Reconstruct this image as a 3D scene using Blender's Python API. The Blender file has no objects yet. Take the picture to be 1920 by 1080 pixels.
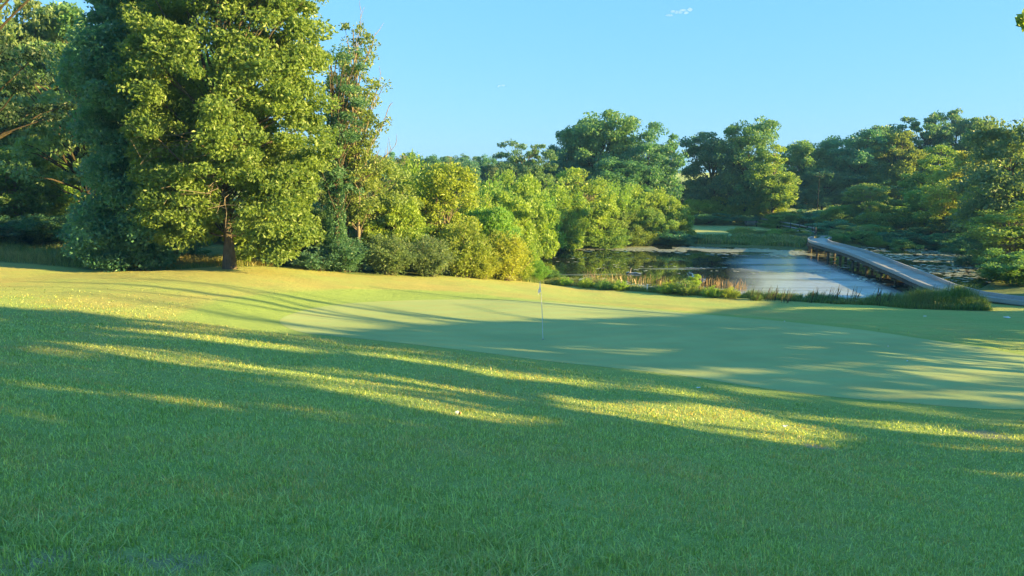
import bpy, math, random
import numpy as np

random.seed(7)
RNG = np.random.default_rng(7)
SC = bpy.context.scene
COL = SC.collection
R = math.radians

# ------------------------------------------------------------------ helpers
def link(o):
    COL.objects.link(o)
    return o

def tag(o, label=None, cat=None, group=None, kind=None):
    if label: o['label'] = label
    if cat: o['category'] = cat
    if group: o['group'] = group
    if kind: o['kind'] = kind
    return o

def empty(name, loc=(0, 0, 0), rz=0.0):
    o = bpy.data.objects.new(name, None)
    o.empty_display_size = 0.2
    o.location = loc
    o.rotation_euler = (0, 0, rz)
    return link(o)

def mesh_np(name, verts, faces, attrs=None, mat=None, smooth=False):
    """verts (N,3); faces: list of (M,k) int arrays; attrs: {name: (domain, array)}"""
    me = bpy.data.meshes.new(name)
    verts = np.asarray(verts, np.float32)
    me.vertices.add(len(verts))
    me.vertices.foreach_set('co', verts.ravel())
    if not isinstance(faces, list): faces = [faces]
    faces = [np.asarray(f, np.int32) for f in faces if len(f)]
    idx = np.concatenate([f.ravel() for f in faces])
    tot = np.concatenate([np.full(len(f), f.shape[1], np.int32) for f in faces])
    start = np.concatenate([[0], np.cumsum(tot)[:-1]]).astype(np.int32)
    me.loops.add(len(idx))
    me.loops.foreach_set('vertex_index', idx)
    me.polygons.add(len(tot))
    me.polygons.foreach_set('loop_start', start)
    me.polygons.foreach_set('loop_total', tot)
    me.polygons.foreach_set('use_smooth', np.full(len(tot), smooth, bool))
    me.update(calc_edges=True)
    for k, (dom, arr) in (attrs or {}).items():
        a = me.attributes.new(k, 'FLOAT', dom)
        a.data.foreach_set('value', np.asarray(arr, np.float32))
    if mat: me.materials.append(mat)
    return me

def obj(name, me, parent=None):
    o = bpy.data.objects.new(name, me)
    link(o)
    if parent is not None: o.parent = parent
    return o

class MB:
    """collects quads/tris"""
    def __init__(s): s.v = []; s.q = []; s.t = []; s.n = 0
    def add(s, v, quads=None, tris=None):
        v = np.asarray(v, float)
        if quads is not None: s.q.append(np.asarray(quads, int) + s.n)
        if tris is not None: s.t.append(np.asarray(tris, int) + s.n)
        s.v.append(v); s.n += len(v)
    def box(s, c, size, rz=0.0):
        x, y, z = [k / 2 for k in size]
        p = np.array([[sx * x, sy * y, sz * z] for sz in (-1, 1) for sy in (-1, 1) for sx in (-1, 1)])
        ca, sa = math.cos(rz), math.sin(rz)
        p = np.stack([p[:, 0] * ca - p[:, 1] * sa, p[:, 0] * sa + p[:, 1] * ca, p[:, 2]], 1) + np.asarray(c)
        s.add(p, [[0, 2, 3, 1], [4, 5, 7, 6], [0, 1, 5, 4], [2, 6, 7, 3], [0, 4, 6, 2], [1, 3, 7, 5]])
    def tube(s, pts, rad, n=6, cap=True):
        pts = np.asarray(pts, float); m = len(pts)
        rad = np.broadcast_to(np.asarray(rad, float), (m,))
        t = np.gradient(pts, axis=0); t /= np.linalg.norm(t, axis=1)[:, None] + 1e-9
        ref = np.tile(np.array([0.31, 0.87, 0.12]), (m, 1))
        par = np.abs((t * ref).sum(1)) > 0.92 * np.linalg.norm(ref[0])
        ref[par] = (0.9, -0.2, 0.3)
        u = np.cross(t, ref); u /= np.linalg.norm(u, axis=1)[:, None] + 1e-9
        w = np.cross(t, u)
        a = np.arange(n) * 2 * math.pi / n
        ring = pts[:, None] + rad[:, None, None] * (u[:, None] * np.cos(a)[None, :, None] + w[:, None] * np.sin(a)[None, :, None])
        i = np.arange(m - 1)[:, None] * n; j = np.arange(n)[None]; k = (j + 1) % n
        q = np.stack([i + j, i + k, i + n + k, i + n + j], -1).reshape(-1, 4)
        s.add(ring.reshape(-1, 3), q)
    def sweep(s, pts, lat0, lat1, z0, z1):
        """rectangular section along a polyline, offsets sideways lat0..lat1 (right = +) and z0..z1"""
        pts = np.asarray(pts, float)
        t = np.gradient(pts[:, :2], axis=0); t /= np.linalg.norm(t, axis=1)[:, None]
        nrm = np.stack([t[:, 1], -t[:, 0]], 1)
        def row(l, z): return np.concatenate([pts[:, :2] + nrm * l, pts[:, 2:3] + z], 1)
        v = np.stack([row(lat0, z0), row(lat1, z0), row(lat1, z1), row(lat0, z1)], 1)
        m = len(pts); q = []
        for i in range(m - 1):
            for j in range(4):
                k = (j + 1) % 4
                q.append([i * 4 + j, i * 4 + 4 + j, i * 4 + 4 + k, i * 4 + k])
        q += [[0, 1, 2, 3], [4 * m - 1, 4 * m - 2, 4 * m - 3, 4 * m - 4]]
        s.add(v.reshape(-1, 3), q)
    def mesh(s, name, mat, smooth=False, attrs=None):
        f = []
        if s.q: f.append(np.concatenate(s.q))
        if s.t: f.append(np.concatenate(s.t))
        return mesh_np(name, np.concatenate(s.v), f, attrs, mat, smooth)
    def build(s, name, mat, parent=None, smooth=False):
        return obj(name, s.mesh(name, mat, smooth), parent)

def hash2(ix, iy, seed):
    h = (ix.astype(np.int64) * 374761393 + iy.astype(np.int64) * 668265263 + seed * 974711) & 0x7fffffff
    h = ((h ^ (h >> 13)) * 1274126177) & 0x7fffffff
    return ((h ^ (h >> 16)) & 0xffff) / 65535.0

def vnoise(x, y, scale, seed=0):
    x = np.asarray(x) / scale; y = np.asarray(y) / scale
    ix = np.floor(x); iy = np.floor(y); fx = x - ix; fy = y - iy
    fx = fx * fx * (3 - 2 * fx); fy = fy * fy * (3 - 2 * fy)
    a = hash2(ix, iy, seed); b = hash2(ix + 1, iy, seed); c = hash2(ix, iy + 1, seed); d = hash2(ix + 1, iy + 1, seed)
    return (a * (1 - fx) + b * fx) * (1 - fy) + (c * (1 - fx) + d * fx) * fy

def sstep(a, b, x):
    t = np.clip((np.asarray(x) - a) / (b - a), 0, 1)
    return t * t * (3 - 2 * t)

def in_poly(x, y, poly):
    x = np.asarray(x, float); y = np.asarray(y, float)
    ins = np.zeros(x.shape, bool); n = len(poly)
    for i in range(n):
        x0, y0 = poly[i][:2]; x1, y1 = poly[(i + 1) % n][:2]
        c = (y0 > y) != (y1 > y)
        with np.errstate(divide='ignore', invalid='ignore'):
            xi = (x1 - x0) * (y - y0) / (y1 - y0 if y1 != y0 else 1e-9) + x0
        ins ^= c & (x < xi)
    return ins

def poly_dist(x, y, poly, closed=True):
    x = np.asarray(x, float); y = np.asarray(y, float)
    d = np.full(x.shape, 1e9); n = len(poly)
    for i in range(n if closed else n - 1):
        x0, y0 = poly[i][:2]; x1, y1 = poly[(i + 1) % n][:2]
        dx, dy = x1 - x0, y1 - y0; L = dx * dx + dy * dy + 1e-12
        t = np.clip(((x - x0) * dx + (y - y0) * dy) / L, 0, 1)
        d = np.minimum(d, (x - x0 - t * dx) ** 2 + (y - y0 - t * dy) ** 2)
    return np.sqrt(d)

def catmull(pts, n=6, closed=True):
    pts = np.asarray(pts, float); m = len(pts); out = []
    rng = range(m) if closed else range(m - 1)
    for i in rng:
        if closed:
            p0, p1, p2, p3 = pts[i - 1], pts[i], pts[(i + 1) % m], pts[(i + 2) % m]
        else:
            p0, p1, p2, p3 = pts[max(i - 1, 0)], pts[i], pts[i + 1], pts[min(i + 2, m - 1)]
        for k in range(n):
            t = k / n
            out.append(0.5 * ((2 * p1) + (-p0 + p2) * t + (2 * p0 - 5 * p1 + 4 * p2 - p3) * t * t + (-p0 + 3 * p1 - 3 * p2 + p3) * t ** 3))
    if not closed: out.append(pts[-1])
    return np.array(out)

# ------------------------------------------------------------------ camera
F = 1450.0; PITCH = math.atan(207 / F)
cam_d = bpy.data.cameras.new('camera'); cam = link(bpy.data.objects.new('camera', cam_d))
cam_d.sensor_width = 36; cam_d.lens = F / 1920 * 36
cam_d.clip_start = 0.1; cam_d.clip_end = 20000
cam.location = (0, 0, 0); cam.rotation_euler = (math.pi / 2 - PITCH, 0, 0)
SC.camera = cam
CP, SP = math.cos(PITCH), math.sin(PITCH)

def ray(px, py):
    u = (px - 960) / F; v = (540 - py) / F
    return np.array([u, CP + v * SP, -SP + v * CP])
def P(px, py, D):
    d = ray(px, py); return d * (D / d[1])
def proj(p):
    p = np.asarray(p, float)
    dep = p[..., 1] * CP - p[..., 2] * SP
    up = p[..., 1] * SP + p[..., 2] * CP
    dd = np.where(dep > 0.05, dep, 0.05)
    return 960 + F * p[..., 0] / dd, 540 - F * up / dd, dep
def zat(py, D, px=960):
    return P(px, py, D)[2]

# ------------------------------------------------------------------ sun and sky
SUN_AZ, SUN_EL = 107.0, 12.0
sv = np.array([math.sin(R(SUN_AZ)) * math.cos(R(SUN_EL)), math.cos(R(SUN_AZ)) * math.cos(R(SUN_EL)), math.sin(R(SUN_EL))])

# ------------------------------------------------------------------ terrain
CTRL_PX = [
 (960,1080,5.0),(0,1080,4.0),(1920,1080,6.6),(960,900,8.2),(0,900,6.0),(1920,900,12.8),(480,900,7.0),(1440,900,10),
 (960,760,15.6),(0,760,9.3),(480,760,11.9),(1440,760,19.3),(720,760,13.6),(1200,760,17.5),
 (0,630,19),(480,630,24),(300,620,23),(150,640,19),(1200,697,21.6),(1500,740,20.3),(1700,755,20),(1920,768,19.5),(1920,830,16),(1700,830,15.5),
 (0,575,26.5),(300,600,26.5),(560,625,26.5),(1018,637,28.9),(1300,640,28.5),(1600,660,27),(1800,700,24),(525,600,30),(800,562,38),(1000,565,39),(1250,585,37.5),
 (1500,605,35.5),(1700,625,33),(1920,660,29.5),(700,600,31.5),(800,650,25),(1050,680,23.3),
 (0,530,36),(250,520,38),(440,500,43),(250,508,44),(0,490,45),(600,510,45),(700,517,46.5),(850,520,50),(950,525,54),(1050,535,57),(700,540,41),(450,560,33),
 (950,545,46),(1250,551,54),(1400,558,52),(1550,568,48),(1700,577,44),(1850,583,41.5),(1150,565,45),(1400,580,43),(1700,600,38),(1920,590,40)]
CTRL_W = [(0,0,-1.6),(-10,0,-1.0),(10,0,-2.7),(20,0,-3.6),(30,10,-4.9),(25,20,-5.8),(35,30,-6.7),(40,45,-7.2),(0,-10,-1.0),(-20,-10,-.8),(20,-15,-2.8),
 (-20,10,-2.3),(-32,20,-3.3),(-32,46,-4.7),(-45,60,-5.0),(-22,60,-5.3),(-2,68,-7.5),(-10,60,-6.7),(30,46,-7.35),(28,52,-7.6),(34,50,-7.4),
 (52,60,-7),(54,90,-7.1),(65,110,-6.5),(0,105,-7.2),(-10,92,-7.0),(-60,88,-5.2),(0,150,-7),(80,150,-6),(-80,150,-5.5),(100,110,-5),(-70,10,-2.3),
 (60,20,-5.8),(60,-20,-4),(34,95,-7.35),(30,99,-7.6),(25,104,-7.65),(34,104,-7.65),(40.3,102,-7.55),(38.7,118,-7.25),(30,118,-7.25),(45,125,-7.0)]
ctrl = np.array([P(*c) for c in CTRL_PX] + [np.array(c, float) for c in CTRL_W])

class TPS:
    def __init__(s, c, lam=0.6):
        s.c = c[:, :2] / 30.0; n = len(c)
        K = s.phi(np.linalg.norm(s.c[:, None] - s.c[None], axis=2)) + np.eye(n) * lam * 1e-2
        Pm = np.concatenate([np.ones((n, 1)), s.c], 1)
        A = np.zeros((n + 3, n + 3)); A[:n, :n] = K; A[:n, n:] = Pm; A[n:, :n] = Pm.T
        w = np.linalg.solve(A, np.concatenate([c[:, 2], np.zeros(3)]))
        s.w, s.a = w[:n], w[n:]
    @staticmethod
    def phi(r): return np.where(r > 1e-9, r * r * np.log(np.maximum(r, 1e-9)), 0)
    def __call__(s, x, y):
        x = np.asarray(x, float) / 30; y = np.asarray(y, float) / 30
        z = s.a[0] + s.a[1] * x + s.a[2] * y
        for (cx, cy), w in zip(s.c, s.w):
            r2 = (x - cx) ** 2 + (y - cy) ** 2
            z = z + w * 0.5 * r2 * np.log(np.maximum(r2, 1e-12))
        return z
tps = TPS(ctrl)
WATER = -8.0
def W(px, py):
    d = ray(px, py); return d * (WATER / d[2])
POND_PX = [(1010,500),(1040,517),(1100,530),(1180,542),(1260,549),(1340,554),(1420,558),(1500,562),(1580,563),(1650,558),(1700,554)]
POND_W = [(29.5,52.8),(34.4,56),(41,65),(46.4,74),(50,86),(47,91),(42.8,90.5),(36,88.5),(33,86.5)]
POND_PX2 = [(1500,470),(1440,466),(1360,463),(1280,461),(1200,460),(1120,461),(1060,464),(1020,469),(1006,480)]
POND = np.array([W(*p)[:2] for p in POND_PX] + POND_W + [W(*p)[:2] for p in POND_PX2])
POND = catmull(POND, 4)

def h_exact(x, y):
    x = np.asarray(x, float); y = np.asarray(y, float)
    z = np.clip(tps(np.clip(x, -110, 130), np.clip(y, -50, 230)), -8.7, 2)
    r = np.sqrt(x ** 2 + (y - 60) ** 2)
    far = -7 + 12 * sstep(120, 420, r) * (0.45 + 0.55 * vnoise(x, y, 160, 3)) + 6 * sstep(130, 185, y) * sstep(60, -40, x)
    w = sstep(110, 190, r)
    z = z * (1 - w) + far * w
    near = (np.abs(x - 3) < 75) & (y > 40) & (y < 125)
    if near.any():
        d = np.full(x.shape, 99.0); ins = np.zeros(x.shape, bool)
        d[near] = poly_dist(x[near], y[near], POND); ins[near] = in_poly(x[near], y[near], POND)
        wb = sstep(0, 5, d)
        out = (np.maximum(z, (WATER + .14))) * wb + (WATER + .07) * (1 - wb)
        z = np.where(ins, WATER - 0.03 - np.minimum(1.3, 0.3 * d), np.where(near, np.where(d < 12, out, np.maximum(z, (WATER + .14))), z))
    return z

GX0, GY0, GS = -90.0, -45.0, 0.5
gx = np.arange(GX0, 110, GS); gy = np.arange(GY0, 230, GS)
GXX, GYY = np.meshgrid(gx, gy)
GZ = h_exact(GXX, GYY)
def hf(x, y):
    x = np.asarray(x, float); y = np.asarray(y, float)
    fx = np.clip((x - GX0) / GS, 0, len(gx) - 1.001); fy = np.clip((y - GY0) / GS, 0, len(gy) - 1.001)
    ix = fx.astype(int); iy = fy.astype(int); fx -= ix; fy -= iy
    return (GZ[iy, ix] * (1 - fx) + GZ[iy, ix + 1] * fx) * (1 - fy) + (GZ[iy + 1, ix] * (1 - fx) + GZ[iy + 1, ix + 1] * fx) * fy
def hz(x, y):
    if GX0 < x < 108 and GY0 < y < 228: return float(hf(x, y))
    return float(h_exact(np.array([x]), np.array([y]))[0])
def G(px, py, dmax=140):
    d = ray(px, py); d = d / d[1]
    D = np.arange(2.0, dmax, 0.05)
    p = D[:, None] * d[None]
    below = p[:, 2] < hf(p[:, 0], p[:, 1])
    i = int(np.argmax(below)) if below.any() else len(D) - 1
    return p[i]
def Gs(pts): return np.array([G(*p) for p in pts])

# putting green and fringe outlines
GREEN_PX = [(524,602),(560,585),(620,573),(700,566),(800,562.5),(900,562),(1000,565),(1120,573),(1250,584),(1380,595),(1500,606),(1610,618),(1720,634),(1840,652),(1960,676),
            (2000,702),(1998,735),(1955,762),(1890,768),(1800,764),(1700,756),(1600,748),(1500,738),(1400,724),(1300,708),(1200,696),(1100,685),(1000,674),(900,661),(800,649),(700,638),(620,630),(560,622)]
GREEN = catmull(Gs(GREEN_PX)[:, :2], 5)
FRINGE_PX = [(300,600),(340,578),(420,558),(540,545),(700,540),(860,546),(1000,560),(1100,571),(900,600),(700,628),(620,634),(540,628),(420,614)]
FRINGE = catmull(Gs(FRINGE_PX)[:, :2], 4)
LAWN_EDGE_PX = [(-260,474),(-120,482),(0,490.5),(120,501),(250,507),(340,505),(430,500),(520,500),(600,508),(700,516),(800,518.5),(900,521),(960,526),(1020,532),(1080,537),(1160,543),(1250,550),(1330,555),(1420,560),(1500,565),(1600,571),(1700,577.5),(1800,581),(1860,582)]
LAWN_EDGE = Gs(LAWN_EDGE_PX)
BARE = [(50,1062,.22),(325,1062,.24),(250,1040,.12),(1530,838,.26),(1850,812,.6),(480,1068,.12),(1140,915,.14)]
BAREW = [(G(a, b), r) for a, b, r in BARE]

def bumps(x, y): return (vnoise(x, y, 2.2, 21) - .5) * .09 + (vnoise(x, y, .7, 22) - .5) * .03
def zones(x, y):
    """dry, bare, fringe, wild for points"""
    n1 = vnoise(x, y, 5.0, 1) * .5 + vnoise(x, y, 1.7, 2) * .3 + vnoise(x, y, .6, 4) * .2
    dry = np.clip(0.28 + (n1 - .5) * 1.5, 0, 1)
    far = sstep(26, 34, y) * sstep(60, 50, y) * sstep(20, 5, x)
    dry = np.clip(dry + far * .42, 0, 1)  # extra dry tone paints the sunlit gold of the far lawn
    bare = np.zeros_like(dry)
    for p, r in BAREW:
        d = np.sqrt((x - p[0]) ** 2 + ((y - p[1]) * .75) ** 2) / r
        d = d + (vnoise(x, y, .35, 9) - .5) * .9
        bare = np.maximum(bare, sstep(1.1, .5, d))
    fr = np.zeros_like(dry)
    m = (x > -22) & (x < 12) & (y > 20) & (y < 50)
    if m.any():
        ins = in_poly(x[m], y[m], FRINGE); d = poly_dist(x[m], y[m], FRINGE)
        fr[m] = np.where(ins, sstep(0, .8, d), 0)
    m = (x > -20) & (x < 45) & (y > 10) & (y < 50)
    if m.any(): fr[m] = np.maximum(fr[m], .85 * sstep(1.5, .5, poly_dist(x[m], y[m], GREEN) + (vnoise(x[m], y[m], .6, 14) - .5) * .5))
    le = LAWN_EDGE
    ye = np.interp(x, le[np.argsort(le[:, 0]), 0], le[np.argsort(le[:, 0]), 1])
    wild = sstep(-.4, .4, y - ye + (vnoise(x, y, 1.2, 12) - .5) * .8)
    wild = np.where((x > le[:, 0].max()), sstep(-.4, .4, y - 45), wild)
    return dry, bare, fr, wild

# ------------------------------------------------------------------ materials
def nodes(name):
    m = bpy.data.materials.new(name); m.use_nodes = True
    nt = m.node_tree; nt.nodes.clear()
    return m, nt, (lambda t, **k: _node(nt, t, k))
def _node(nt, t, k):
    n = nt.nodes.new(t)
    for a, b in k.items():
        if a.startswith('i_'):
            key = a[2:]
            key = int(key) if key.isdigit() else key.replace('_', ' ')
            if hasattr(b, 'is_linked'): nt.links.new(b, n.inputs[key])
            else: n.inputs[key].default_value = b
        else: setattr(n, a, b)
    return n
def mixc(N, fac, a, b, mode='MIX'):
    n = N('ShaderNodeMix', data_type='RGBA', blend_type=mode, clamp_factor=True)
    for s, v in (('Factor', fac), ('A', a), ('B', b)):
        sock = [i for i in n.inputs if i.name == s and (i.type == 'RGBA' if s != 'Factor' else i.type == 'VALUE')][0]
        if hasattr(v, 'is_linked'): n.id_data.links.new(v, sock)
        else: sock.default_value = (*v, 1) if isinstance(v, tuple) and len(v) == 3 else v
    return [o for o in n.outputs if o.type == 'RGBA'][0]
def noise(N, scale, detail=3, vec=None, rough=.55):
    n = N('ShaderNodeTexNoise', i_Scale=scale, i_Detail=detail, i_Roughness=rough)
    if vec is not None: n.id_data.links.new(vec, n.inputs['Vector'])
    return n.outputs['Fac']
def mrange(N, v, a, b, c=0., d=1.):
    return N('ShaderNodeMapRange', i_Value=v, i_1=a, i_2=b, i_3=c, i_4=d).outputs[0]
def math_(N, op, a, b=0.):
    return N('ShaderNodeMath', operation=op, i_0=a, i_1=b).outputs[0]

def leaf_material():
    m, nt, N = nodes('leaf')
    rnd = N('ShaderNodeAttribute', attribute_name='rnd').outputs['Fac']
    col = N('ShaderNodeObjectInfo').outputs['Color']
    dark = mixc(N, 1., col, (.62, .70, .72), 'MULTIPLY')
    lite = mixc(N, 1., col, (1.45, 1.30, 1.05), 'MULTIPLY')
    c = mixc(N, rnd, dark, lite)
    yel = mixc(N, 1., col, (1.3, 1.22, .75), 'MULTIPLY')
    c = mixc(N, mrange(N, rnd, .93, .97), c, yel)
    p = N('ShaderNodeBsdfPrincipled', i_Base_Color=c, i_Roughness=.45)
    p.inputs['Specular IOR Level'].default_value = .6
    tc = mixc(N, 1., c, (1.55, 1.45, .55), 'MULTIPLY')
    t = N('ShaderNodeBsdfTranslucent', i_Color=tc)
    mx = N('ShaderNodeMixShader', i_0=.46, i_1=p.outputs[0], i_2=t.outputs[0])
    N('ShaderNodeOutputMaterial', i_0=mx.outputs[0])
    return m

def bark_material(name, a, b):
    m, nt, N = nodes(name)
    tc = N('ShaderNodeTexCoord').outputs['Object']
    mp = N('ShaderNodeMapping', i_Vector=tc, i_Scale=(9, 9, 1.6)).outputs[0]
    f = noise(N, 1.6, 5, mp, .7)
    c = mixc(N, mrange(N, f, .3, .7), a, b)
    p = N('ShaderNodeBsdfPrincipled', i_Base_Color=c, i_Roughness=.9)
    bmp = N('ShaderNodeBump', i_Height=f, i_Strength=.7, i_Distance=.05)
    nt.links.new(bmp.outputs[0], p.inputs['Normal'])
    N('ShaderNodeOutputMaterial', i_0=p.outputs[0])
    return m

def ground_material():
    m, nt, N = nodes('ground_turf')
    A = lambda k: N('ShaderNodeAttribute', attribute_name=k).outputs['Fac']
    geo = N('ShaderNodeNewGeometry').outputs['Position']
    fine = noise(N, 38, 4, geo, .7); mid = noise(N, 4, 4, geo, .6); big = noise(N, .35, 3, geo)
    g = mixc(N, mrange(N, fine, .25, .75), (.140, .215, .060), (.400, .490, .140))
    d = mixc(N, mrange(N, fine, .25, .75), (.260, .195, .068), (.480, .365, .130))
    dm = math_(N, 'ADD', A('dry'), math_(N, 'MULTIPLY', math_(N, 'SUBTRACT', mid, .5), .9))
    c = mixc(N, mrange(N, dm, .15, .95), g, d)
    c = mixc(N, mrange(N, big, .35, .7, 0, .35), c, (.130, .260, .080))
    fr = mixc(N, mrange(N, fine, .25, .75), (.160, .250, .060), (.270, .370, .095))
    c = mixc(N, A('fringe'), c, fr)
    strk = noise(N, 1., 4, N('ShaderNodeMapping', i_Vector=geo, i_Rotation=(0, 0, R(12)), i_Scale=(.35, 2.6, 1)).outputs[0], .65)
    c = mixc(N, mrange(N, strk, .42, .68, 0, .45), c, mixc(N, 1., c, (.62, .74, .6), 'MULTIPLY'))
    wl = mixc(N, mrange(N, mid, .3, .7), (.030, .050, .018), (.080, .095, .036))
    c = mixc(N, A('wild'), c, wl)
    br = mixc(N, mrange(N, fine, .3, .7), (.085, .075, .060), (.30, .265, .225))
    bm = math_(N, 'MULTIPLY', A('bare'), mrange(N, fine, .2, .6, .3, 1.))
    c = mixc(N, bm, c, br)
    p = N('ShaderNodeBsdfPrincipled', i_Base_Color=c, i_Roughness=.95)
    p.inputs['Specular IOR Level'].default_value = .15
    p.inputs['Sheen Weight'].default_value = .25
    p.inputs['Sheen Roughness'].default_value = .5
    p.inputs['Sheen Tint'].default_value = (.6, .8, .35, 1)
    h = math_(N, 'ADD', fine, math_(N, 'MULTIPLY', mid, 2.))
    bmp = N('ShaderNodeBump', i_Height=h, i_Strength=.55, i_Distance=.06)
    nt.links.new(bmp.outputs[0], p.inputs['Normal'])
    N('ShaderNodeOutputMaterial', i_0=p.outputs[0])
    return m

def green_material():
    m, nt, N = nodes('mown_green')
    geo = N('ShaderNodeNewGeometry').outputs['Position']
    mp = N('ShaderNodeMapping', i_Vector=geo, i_Rotation=(0, 0, R(20)), i_Scale=(.5, 1.6, 1)).outputs[0]
    fine = noise(N, 26, 5, geo, .8); mid = noise(N, 1.5, 5, mp, .65); big = noise(N, .25, 3, geo)
    mp3 = N('ShaderNodeMapping', i_Vector=geo, i_Rotation=(0, 0, R(-24))).outputs[0]
    sy = N('ShaderNodeSeparateXYZ', i_0=mp3).outputs[1]
    wob = math_(N, 'ADD', sy, math_(N, 'MULTIPLY', mid, .25))
    stripe = mrange(N, math_(N, 'SINE', math_(N, 'MULTIPLY', wob, 2 * math.pi / 1.25)), -.35, .35)
    c = mixc(N, mrange(N, fine, .32, .68), (.245, .350, .150), (.400, .455, .190))
    c = mixc(N, mrange(N, mid, .35, .7, 0, .6), c, (.370, .350, .115))
    c = mixc(N, math_(N, 'MULTIPLY', stripe, .38), c, (.320, .440, .175))
    spot = N('ShaderNodeTexVoronoi', i_Vector=geo, i_Scale=.9).outputs['Distance']
    c = mixc(N, mrange(N, spot, .02, .05, .3, 0.), c, (.10, .11, .05))
    c = mixc(N, mrange(N, big, .4, .65, 0, .4), c, (.150, .245, .098))
    p = N('ShaderNodeBsdfPrincipled', i_Base_Color=c, i_Roughness=.9)
    p.inputs['Specular IOR Level'].default_value = .2
    p.inputs['Sheen Weight'].default_value = .05
    p.inputs['Sheen Tint'].default_value = (.7, .85, .5, 1)
    bmp = N('ShaderNodeBump', i_Height=fine, i_Strength=.3, i_Distance=.02)
    nt.links.new(bmp.outputs[0], p.inputs['Normal'])
    N('ShaderNodeOutputMaterial', i_0=p.outputs[0])
    return m

def blade_material(name, ga, gb, da, db, trans=.3):
    m, nt, N = nodes(name)
    A = lambda k: N('ShaderNodeAttribute', attribute_name=k).outputs['Fac']
    g = mixc(N, A('rnd'), ga, gb); d = mixc(N, A('rnd'), da, db)
    c = mixc(N, A('dry'), g, d)
    p = N('ShaderNodeBsdfPrincipled', i_Base_Color=c, i_Roughness=.38)
    p.inputs['Specular IOR Level'].default_value = .65
    t = N('ShaderNodeBsdfTranslucent', i_Color=mixc(N, 1., c, (1.5, 1.45, .6), 'MULTIPLY'))
    mx = N('ShaderNodeMixShader', i_0=trans, i_1=p.outputs[0], i_2=t.outputs[0])
    N('ShaderNodeOutputMaterial', i_0=mx.outputs[0])
    return m

def water_material():
    m, nt, N = nodes('pond_water')
    geo = N('ShaderNodeNewGeometry').outputs['Position']
    mp = N('ShaderNodeMapping', i_Vector=geo, i_Scale=(1, .55, 1)).outputs[0]
    a = noise(N, 1.6, 3, mp); b = noise(N, .12, 2, geo)
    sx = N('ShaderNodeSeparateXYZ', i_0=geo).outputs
    # a breeze ruffles the open side of the pond; the sheltered left arm lies calm; the mask also places painted sky glare
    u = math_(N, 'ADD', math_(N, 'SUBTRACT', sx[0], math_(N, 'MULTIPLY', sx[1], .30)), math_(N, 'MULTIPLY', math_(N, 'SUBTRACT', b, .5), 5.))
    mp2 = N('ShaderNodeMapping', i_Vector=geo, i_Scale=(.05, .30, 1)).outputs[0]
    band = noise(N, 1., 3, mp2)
    ruf_glare = math_(N, 'MULTIPLY', mrange(N, u, -1.5, 1.0), mrange(N, sx[1], 83., 76.))
    ruf_glare = math_(N, 'MULTIPLY', ruf_glare, mrange(N, math_(N, 'SUBTRACT', sx[0], math_(N, 'MULTIPLY', sx[1], .115)), 21.6, 20.2))
    ruf_glare = math_(N, 'MULTIPLY', ruf_glare, mrange(N, band, .30, .50, .55, 1.))
    ruf_glare = N('ShaderNodeMath', operation='MAXIMUM', i_0=ruf_glare, i_1=mrange(N, band, .62, .70, 0., .5)).outputs[0]
    h = math_(N, 'MULTIPLY', a, mrange(N, ruf_glare, 0., 1., .04, 1.))
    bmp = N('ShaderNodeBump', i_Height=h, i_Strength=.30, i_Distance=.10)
    sky_glare = mixc(N, ruf_glare, (.018, .022, .016), (.50, .56, .62))  # pale sky reflection painted into the base colour of the ruffled water
    p = N('ShaderNodeBsdfPrincipled', i_Base_Color=sky_glare, i_Roughness=mrange(N, ruf_glare, 0., 1., .015, .16), i_IOR=mrange(N, ruf_glare, 0., 1., 1.6, 1.9))
    nt.links.new(bmp.outputs[0], p.inputs['Normal'])
    N('ShaderNodeOutputMaterial', i_0=p.outputs[0])
    return m

def simple(name, a, b=None, rough=.7, scale=6., spec=.4, stretch=(1, 1, 1), bump=.3):
    m, nt, N = nodes(name)
    b = b or tuple(k * .7 for k in a)
    tc = N('ShaderNodeTexCoord').outputs['Object']
    mp = N('ShaderNodeMapping', i_Vector=tc, i_Scale=stretch).outputs[0]
    f = noise(N, scale, 5, mp, .65)
    p = N('ShaderNodeBsdfPrincipled', i_Base_Color=mixc(N, mrange(N, f, .3, .7), a, b), i_Roughness=rough)
    p.inputs['Specular IOR Level'].default_value = spec
    bmp = N('ShaderNodeBump', i_Height=f, i_Strength=bump, i_Distance=.02)
    nt.links.new(bmp.outputs[0], p.inputs['Normal'])
    N('ShaderNodeOutputMaterial', i_0=p.outputs[0])
    return m

LEAF = leaf_material()
BARK = bark_material('bark_brown', (.050, .042, .036), (.15, .125, .105))
BARK_PALE = bark_material('bark_pale', (.12, .10, .08), (.30, .26, .21))
BARK_DARK = bark_material('bark_dark', (.03, .026, .02), (.09, .07, .05))
TURF = ground_material()
GREENM = green_material()
BLADE = blade_material('rough_blades', (.175, .290, .065), (.700, .820, .330), (.42, .33, .12), (.78, .64, .29), .46)
TALLG = blade_material('tall_grass_blades', (.085, .165, .045), (.240, .360, .085), (.28, .24, .09), (.50, .42, .19))
REEDM = blade_material('reed_blades', (.08, .10, .04), (.18, .19, .08), (.34, .22, .14), (.55, .40, .28))
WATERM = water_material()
WOOD = simple('weathered_wood', (.44, .44, .45), (.26, .26, .27), .75, 3, .35, (1, 6, 6), .4)
WOOD_D = simple('dark_wood', (.13, .115, .10), (.06, .05, .045), .85, 3, .3, (3, 3, 1), .4)
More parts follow.
